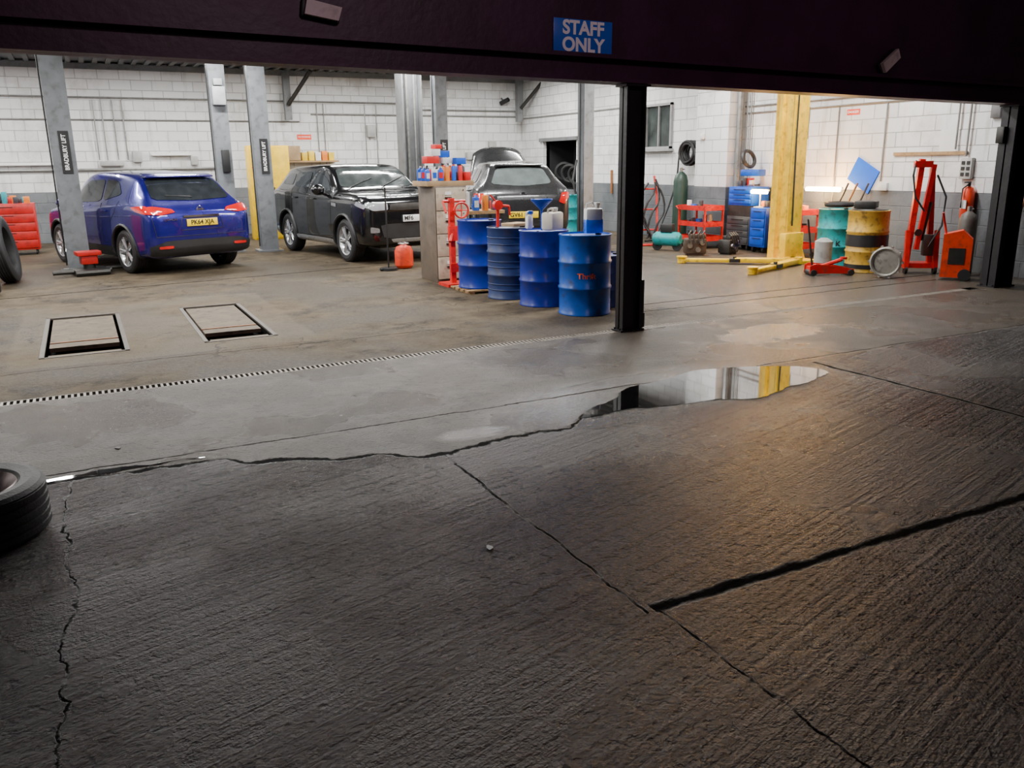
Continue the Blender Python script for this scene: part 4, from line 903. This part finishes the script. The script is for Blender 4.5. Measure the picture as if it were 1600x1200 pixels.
for v,z0 in((12.70,0),(12.60,0),(8.30,1.75),(8.12,1.65),(9.55,1.28),(10.5,0)): conduit([(x-.03,v,3.9 if v>12 or v<8.4 else 2.48),(x-.03,v,z0)],.014,"vertical galvanised conduit drop on the wall")
conduit([(UR-.14,12.80,0),(UR-.14,12.80,3.9)],.06,"grey painted downpipe beside the pillar")
for (u,z,wd,hg) in((.8,1.75,.5,.10),(2.6,1.8,.16,.2),(1.35,1.9,.2,.24),(7.05,2.5,.22,.3),(10.55,2.1,.22,.28),(9.9,1.85,.3,.2)):
    M().box((u,VB-.07,z),(wd,.14,hg),bev=.008).obj("switch_box",mat("switchgear_grey",(.4,.4,.39),.5),label="grey electrical switch box on the back wall",cat="switch box")
def stripl(u,z,L,lab):
    t=thing("strip_light",lab,"strip light",(u,VB-.06,z));M().box((0,0,0),(L,.10,.06),bev=.005).obj("housing",white,t);M().cyl((0,-.06,-.02),.016,L*.95,(0,90,0)).obj("tube",paper,t)
stripl(-1.0,1.76,1.4,"unlit white fluorescent batten low on the back wall");stripl(2.1,1.95,.9,"unlit white fluorescent batten low on the back wall")
for (u,v) in((4.9,21.6),(11.2,21.3)):
    t=thing("roof_brace","dark steel knee brace under the roof edge","brace",(u,v,0))
    M().box((0,.2,3.3),(.16,.16,1.1)).obj("stub",greypost2,t);M().rod((0,.1,3.1),(.45,-.5,3.85),.05).obj("strut",darksteel,t)
sc_=thing("security_camera","small dark security camera on a wall bracket","camera",(10.9,VB-.2,3.3));M().cyl((0,0,0),.06,.28,(70,0,30)).obj("camera_body",blackplastic,sc_);M().rod((0,.05,0),(0,.2,.1),.02).obj("bracket",greypost2,sc_)
M().box((4.85,21.72,1.95),(.45,.3,.35),bev=.005).obj("cardboard_box",card,label="brown cardboard box on a high shelf",cat="box")
M().box((5.3,21.79,1.75),(1.5,.4,.04)).obj("wall_shelf",wood,label="timber shelf on the back wall holding boxes",cat="shelf")
for i in range(5): M().box((5.2+i*.17,21.75,1.77+.10+.015*(i%2)),(.14,.2,.20+.03*(i%2)),bev=.003).obj("parts_box",cm[[6,6,2,3,6][i]],label="yellow and white parts box on the wall shelf",cat="box",group="boxes on the wall shelf")
g=M();[g.torus((UR+.35,19.3+.3*i,1.25+.05*i),.22,.05,(0,80,20*i)) for i in range(4)];g.obj("tyre_pile",rubber,label="pile of black tyres and hoses in the wall hatch",cat="tyre",kind="stuff")
M().tube([(UR-.05,18.9,1.7),(UR-.2,18.85,1.2),(UR-.15,18.7,.7),(UR-.1,18.6,.0)],.03).obj("exhaust_pipe",blackplastic,label="black flexible exhaust hose hanging by the hatch",cat="hose")
M().rod((UR-.03,17.3,.9),(UR-.03,17.32,1.45),.03).obj("hand_saw",rust,label="rusty hand tool hung on the wall",cat="tool")
wl=thing("strip_light","glowing warm fluorescent lamp on a wall bracket","strip light",(11.30,10.55,1.14))
M().box((.12,0,.0),(.24,.05,.04)).box((.035,0,.03),(.03,.78,.03)).obj("housing",white,wl);M().cyl((0,0,0),.032,.72,(90,0,0)).obj("tube",warmtube,wl)
wl=thing("strip_light","glowing warm work lamp standing on the blue drawers","strip light",(10.98,11.72,1.08))
M().box((.0,0,-.27),(.10,.14,.02)).rod((.03,0,-.27),(.03,0,.03),.012).box((.035,0,.03),(.03,.42,.03)).obj("housing",white,wl);M().cyl((0,0,0),.032,.38,(90,0,0)).obj("tube",warmtube,wl)
# ------------------------------------------------------------ left side tyres
def loose_wheel(name,loc,Rr,wd,rot,lab,rim=True,cat="tyre"):
    t=thing(name,lab,cat,loc);t.rotation_euler=[R(a) for a in rot]
    tyre_mesh(Rr,wd).obj("tread",rubber,t,ang=25)
    if rim:
        g=M();g.lathe([(.0,wd*.20),(.12*Rr,wd*.20),(.13*Rr,wd*.28),(.2*Rr,wd*.28),(.3*Rr,wd*.12),(.48*Rr,wd*.15),(.56*Rr,wd*.34),(.645*Rr,wd*.46),(.665*Rr,wd*.42),(.6*Rr,wd*.1),(.6*Rr,-wd*.3)],(0,0,0),(-90,0,0),40)
        g.obj("rim",mat("worn_steel_rim",(.34,.28,.27),.35,.7,dirt=.4),t)
        for i in range(5):
            a=2*math.pi*i/5;M().cyl((.36*Rr*math.cos(a),wd*.16,.36*Rr*math.sin(a)),.03*Rr*1.4,.03,(90,0,0),8).obj("wheel_nut",darksteel,t)
    return t
loose_wheel("spare_tyre",(-.65,4.30,.130),.345,.25,(90,0,0),"worn car tyre on its rim lying flat on wet concrete")
loose_wheel("loose_tyre",(-1.10,14.6,.50),.50,.22,(-8,0,84),"large black tyre standing and leaning on a trolley",rim=False)
loose_wheel("loose_tyre",(-1.55,15.05,.42),.42,.22,(-16,0,80),"black tyre leaning behind another tyre",rim=False)
bp_=thing("workshop_trolley","red wall-side workshop trolley with steel frame","trolley",(-1.35,15.95,-.05))
M().box((0,0,.5),(.4,.4,.9),bev=.01).obj("body",dkred,bp_);M().box((0,-.21,.55),(.3,.02,.5)).obj("panel",darksteel,bp_)
leafm=mat("wet_leaf",(.03,.02,.012),.4)
for (u,v,s) in((1.42,3.05,.024),(.02,5.35,.024)):
    g=M();P=[(s*math.cos(a)*(1+.3*math.sin(3*a)),s*.6*math.sin(a)) for a in [i*math.pi/6 for i in range(12)]];g.prism(P,.004,(u,v,.003),(2,2,random.uniform(0,180)));g.obj("fallen_leaf",leafm,label="dark wet leaf stuck to the concrete",cat="leaf")
# ------------------------------------------------------------ lights
def area(n,loc,rot,sx,sy,e,col):
    l=bpy.data.lights.new(n,'AREA');l.shape='RECTANGLE';l.size=sx;l.size_y=sy;l.energy=e;l.color=col
    o=bpy.data.objects.new(n,l);COL.objects.link(o);o.location=loc;o.rotation_euler=[R(a) for a in rot];return o
fx=None
for u in(-1.5,2.2,5.9,9.6):
    for v in(9.0,12.6,16.4,19.4):
        if fx is None:
            fx=thing("ceiling_light","white twin fluorescent batten under the roof","ceiling light",(u,v,3.82),group="fluorescent battens under the roof")
            M().box((0,0,.06),(1.6,.16,.06)).obj("housing",white,fx);M().cyl((0,-.05,.01),.016,1.5,(0,90,0)).obj("tube",tube,fx);M().cyl((0,.05,.01),.016,1.5,(0,90,0)).obj("tube",tube,fx)
        else: copy_thing(fx,(u,v,3.82))
        area("tube_light",(u,v,3.78),(0,0,0),1.5,.2,185,(1.0,.985,.95))
for p_,e_ in(((11.22,10.45,1.20),45),((10.90,11.72,1.16),35)):
    l=bpy.data.lights.new("warm_lamp",'POINT');l.energy=e_;l.color=(1,.46,.10);l.shadow_soft_size=.05
    o=bpy.data.objects.new("warm_lamp",l);COL.objects.link(o);o.location=p_
l=bpy.data.lights.new("fascia_fill_spot",'SPOT');l.energy=480;l.color=(1,.72,.82);l.spot_size=R(75);l.spot_blend=.6;l.shadow_soft_size=.3  # added spot that brightens fascia and sign, no street lamp stands here
o=bpy.data.objects.new("fascia_fill_spot",l);COL.objects.link(o);o.location=(3.0,-1.5,5.6)
o.rotation_euler=(Vector((3.9,6.85,4.6))-Vector(o.location)).to_track_quat('-Z','Y').to_euler()
area("foreground_fill",(1.5,-2.8,5.0),(50,0,-10),1.5,1.5,14,(1,.76,.84))  # added soft fill to lift the near concrete, not a yard fixture
wd_=bpy.data.worlds.new("World");bpy.context.scene.world=wd_;wd_.use_nodes=True
wd_.node_tree.nodes["Background"].inputs[0].default_value=(.85,.58,.75,1);wd_.node_tree.nodes["Background"].inputs[1].default_value=.045
# ------------------------------------------------------------ camera
th=R(26.8);p=math.atan(345/1300);s=.0135
fh=Vector((math.sin(th),math.cos(th),0));r0=Vector((math.cos(th),-math.sin(th),0));z=Vector((0,0,1))
u0=fh*math.sin(p)+z*math.cos(p);fw=fh*math.cos(p)-z*math.sin(p)
r=(r0-u0*s).normalized();up=(u0+r0*s).normalized()
mt=Matrix((( r.x,up.x,-fw.x,0),(r.y,up.y,-fw.y,0),(r.z,up.z,-fw.z,1.64),(0,0,0,1)))
cd=bpy.data.cameras.new("camera");cam=bpy.data.objects.new("camera",cd);COL.objects.link(cam);cam.matrix_world=mt
cd.sensor_width=36;cd.lens=36*1300/1600;cd.clip_end=100
bpy.context.scene.camera=cam
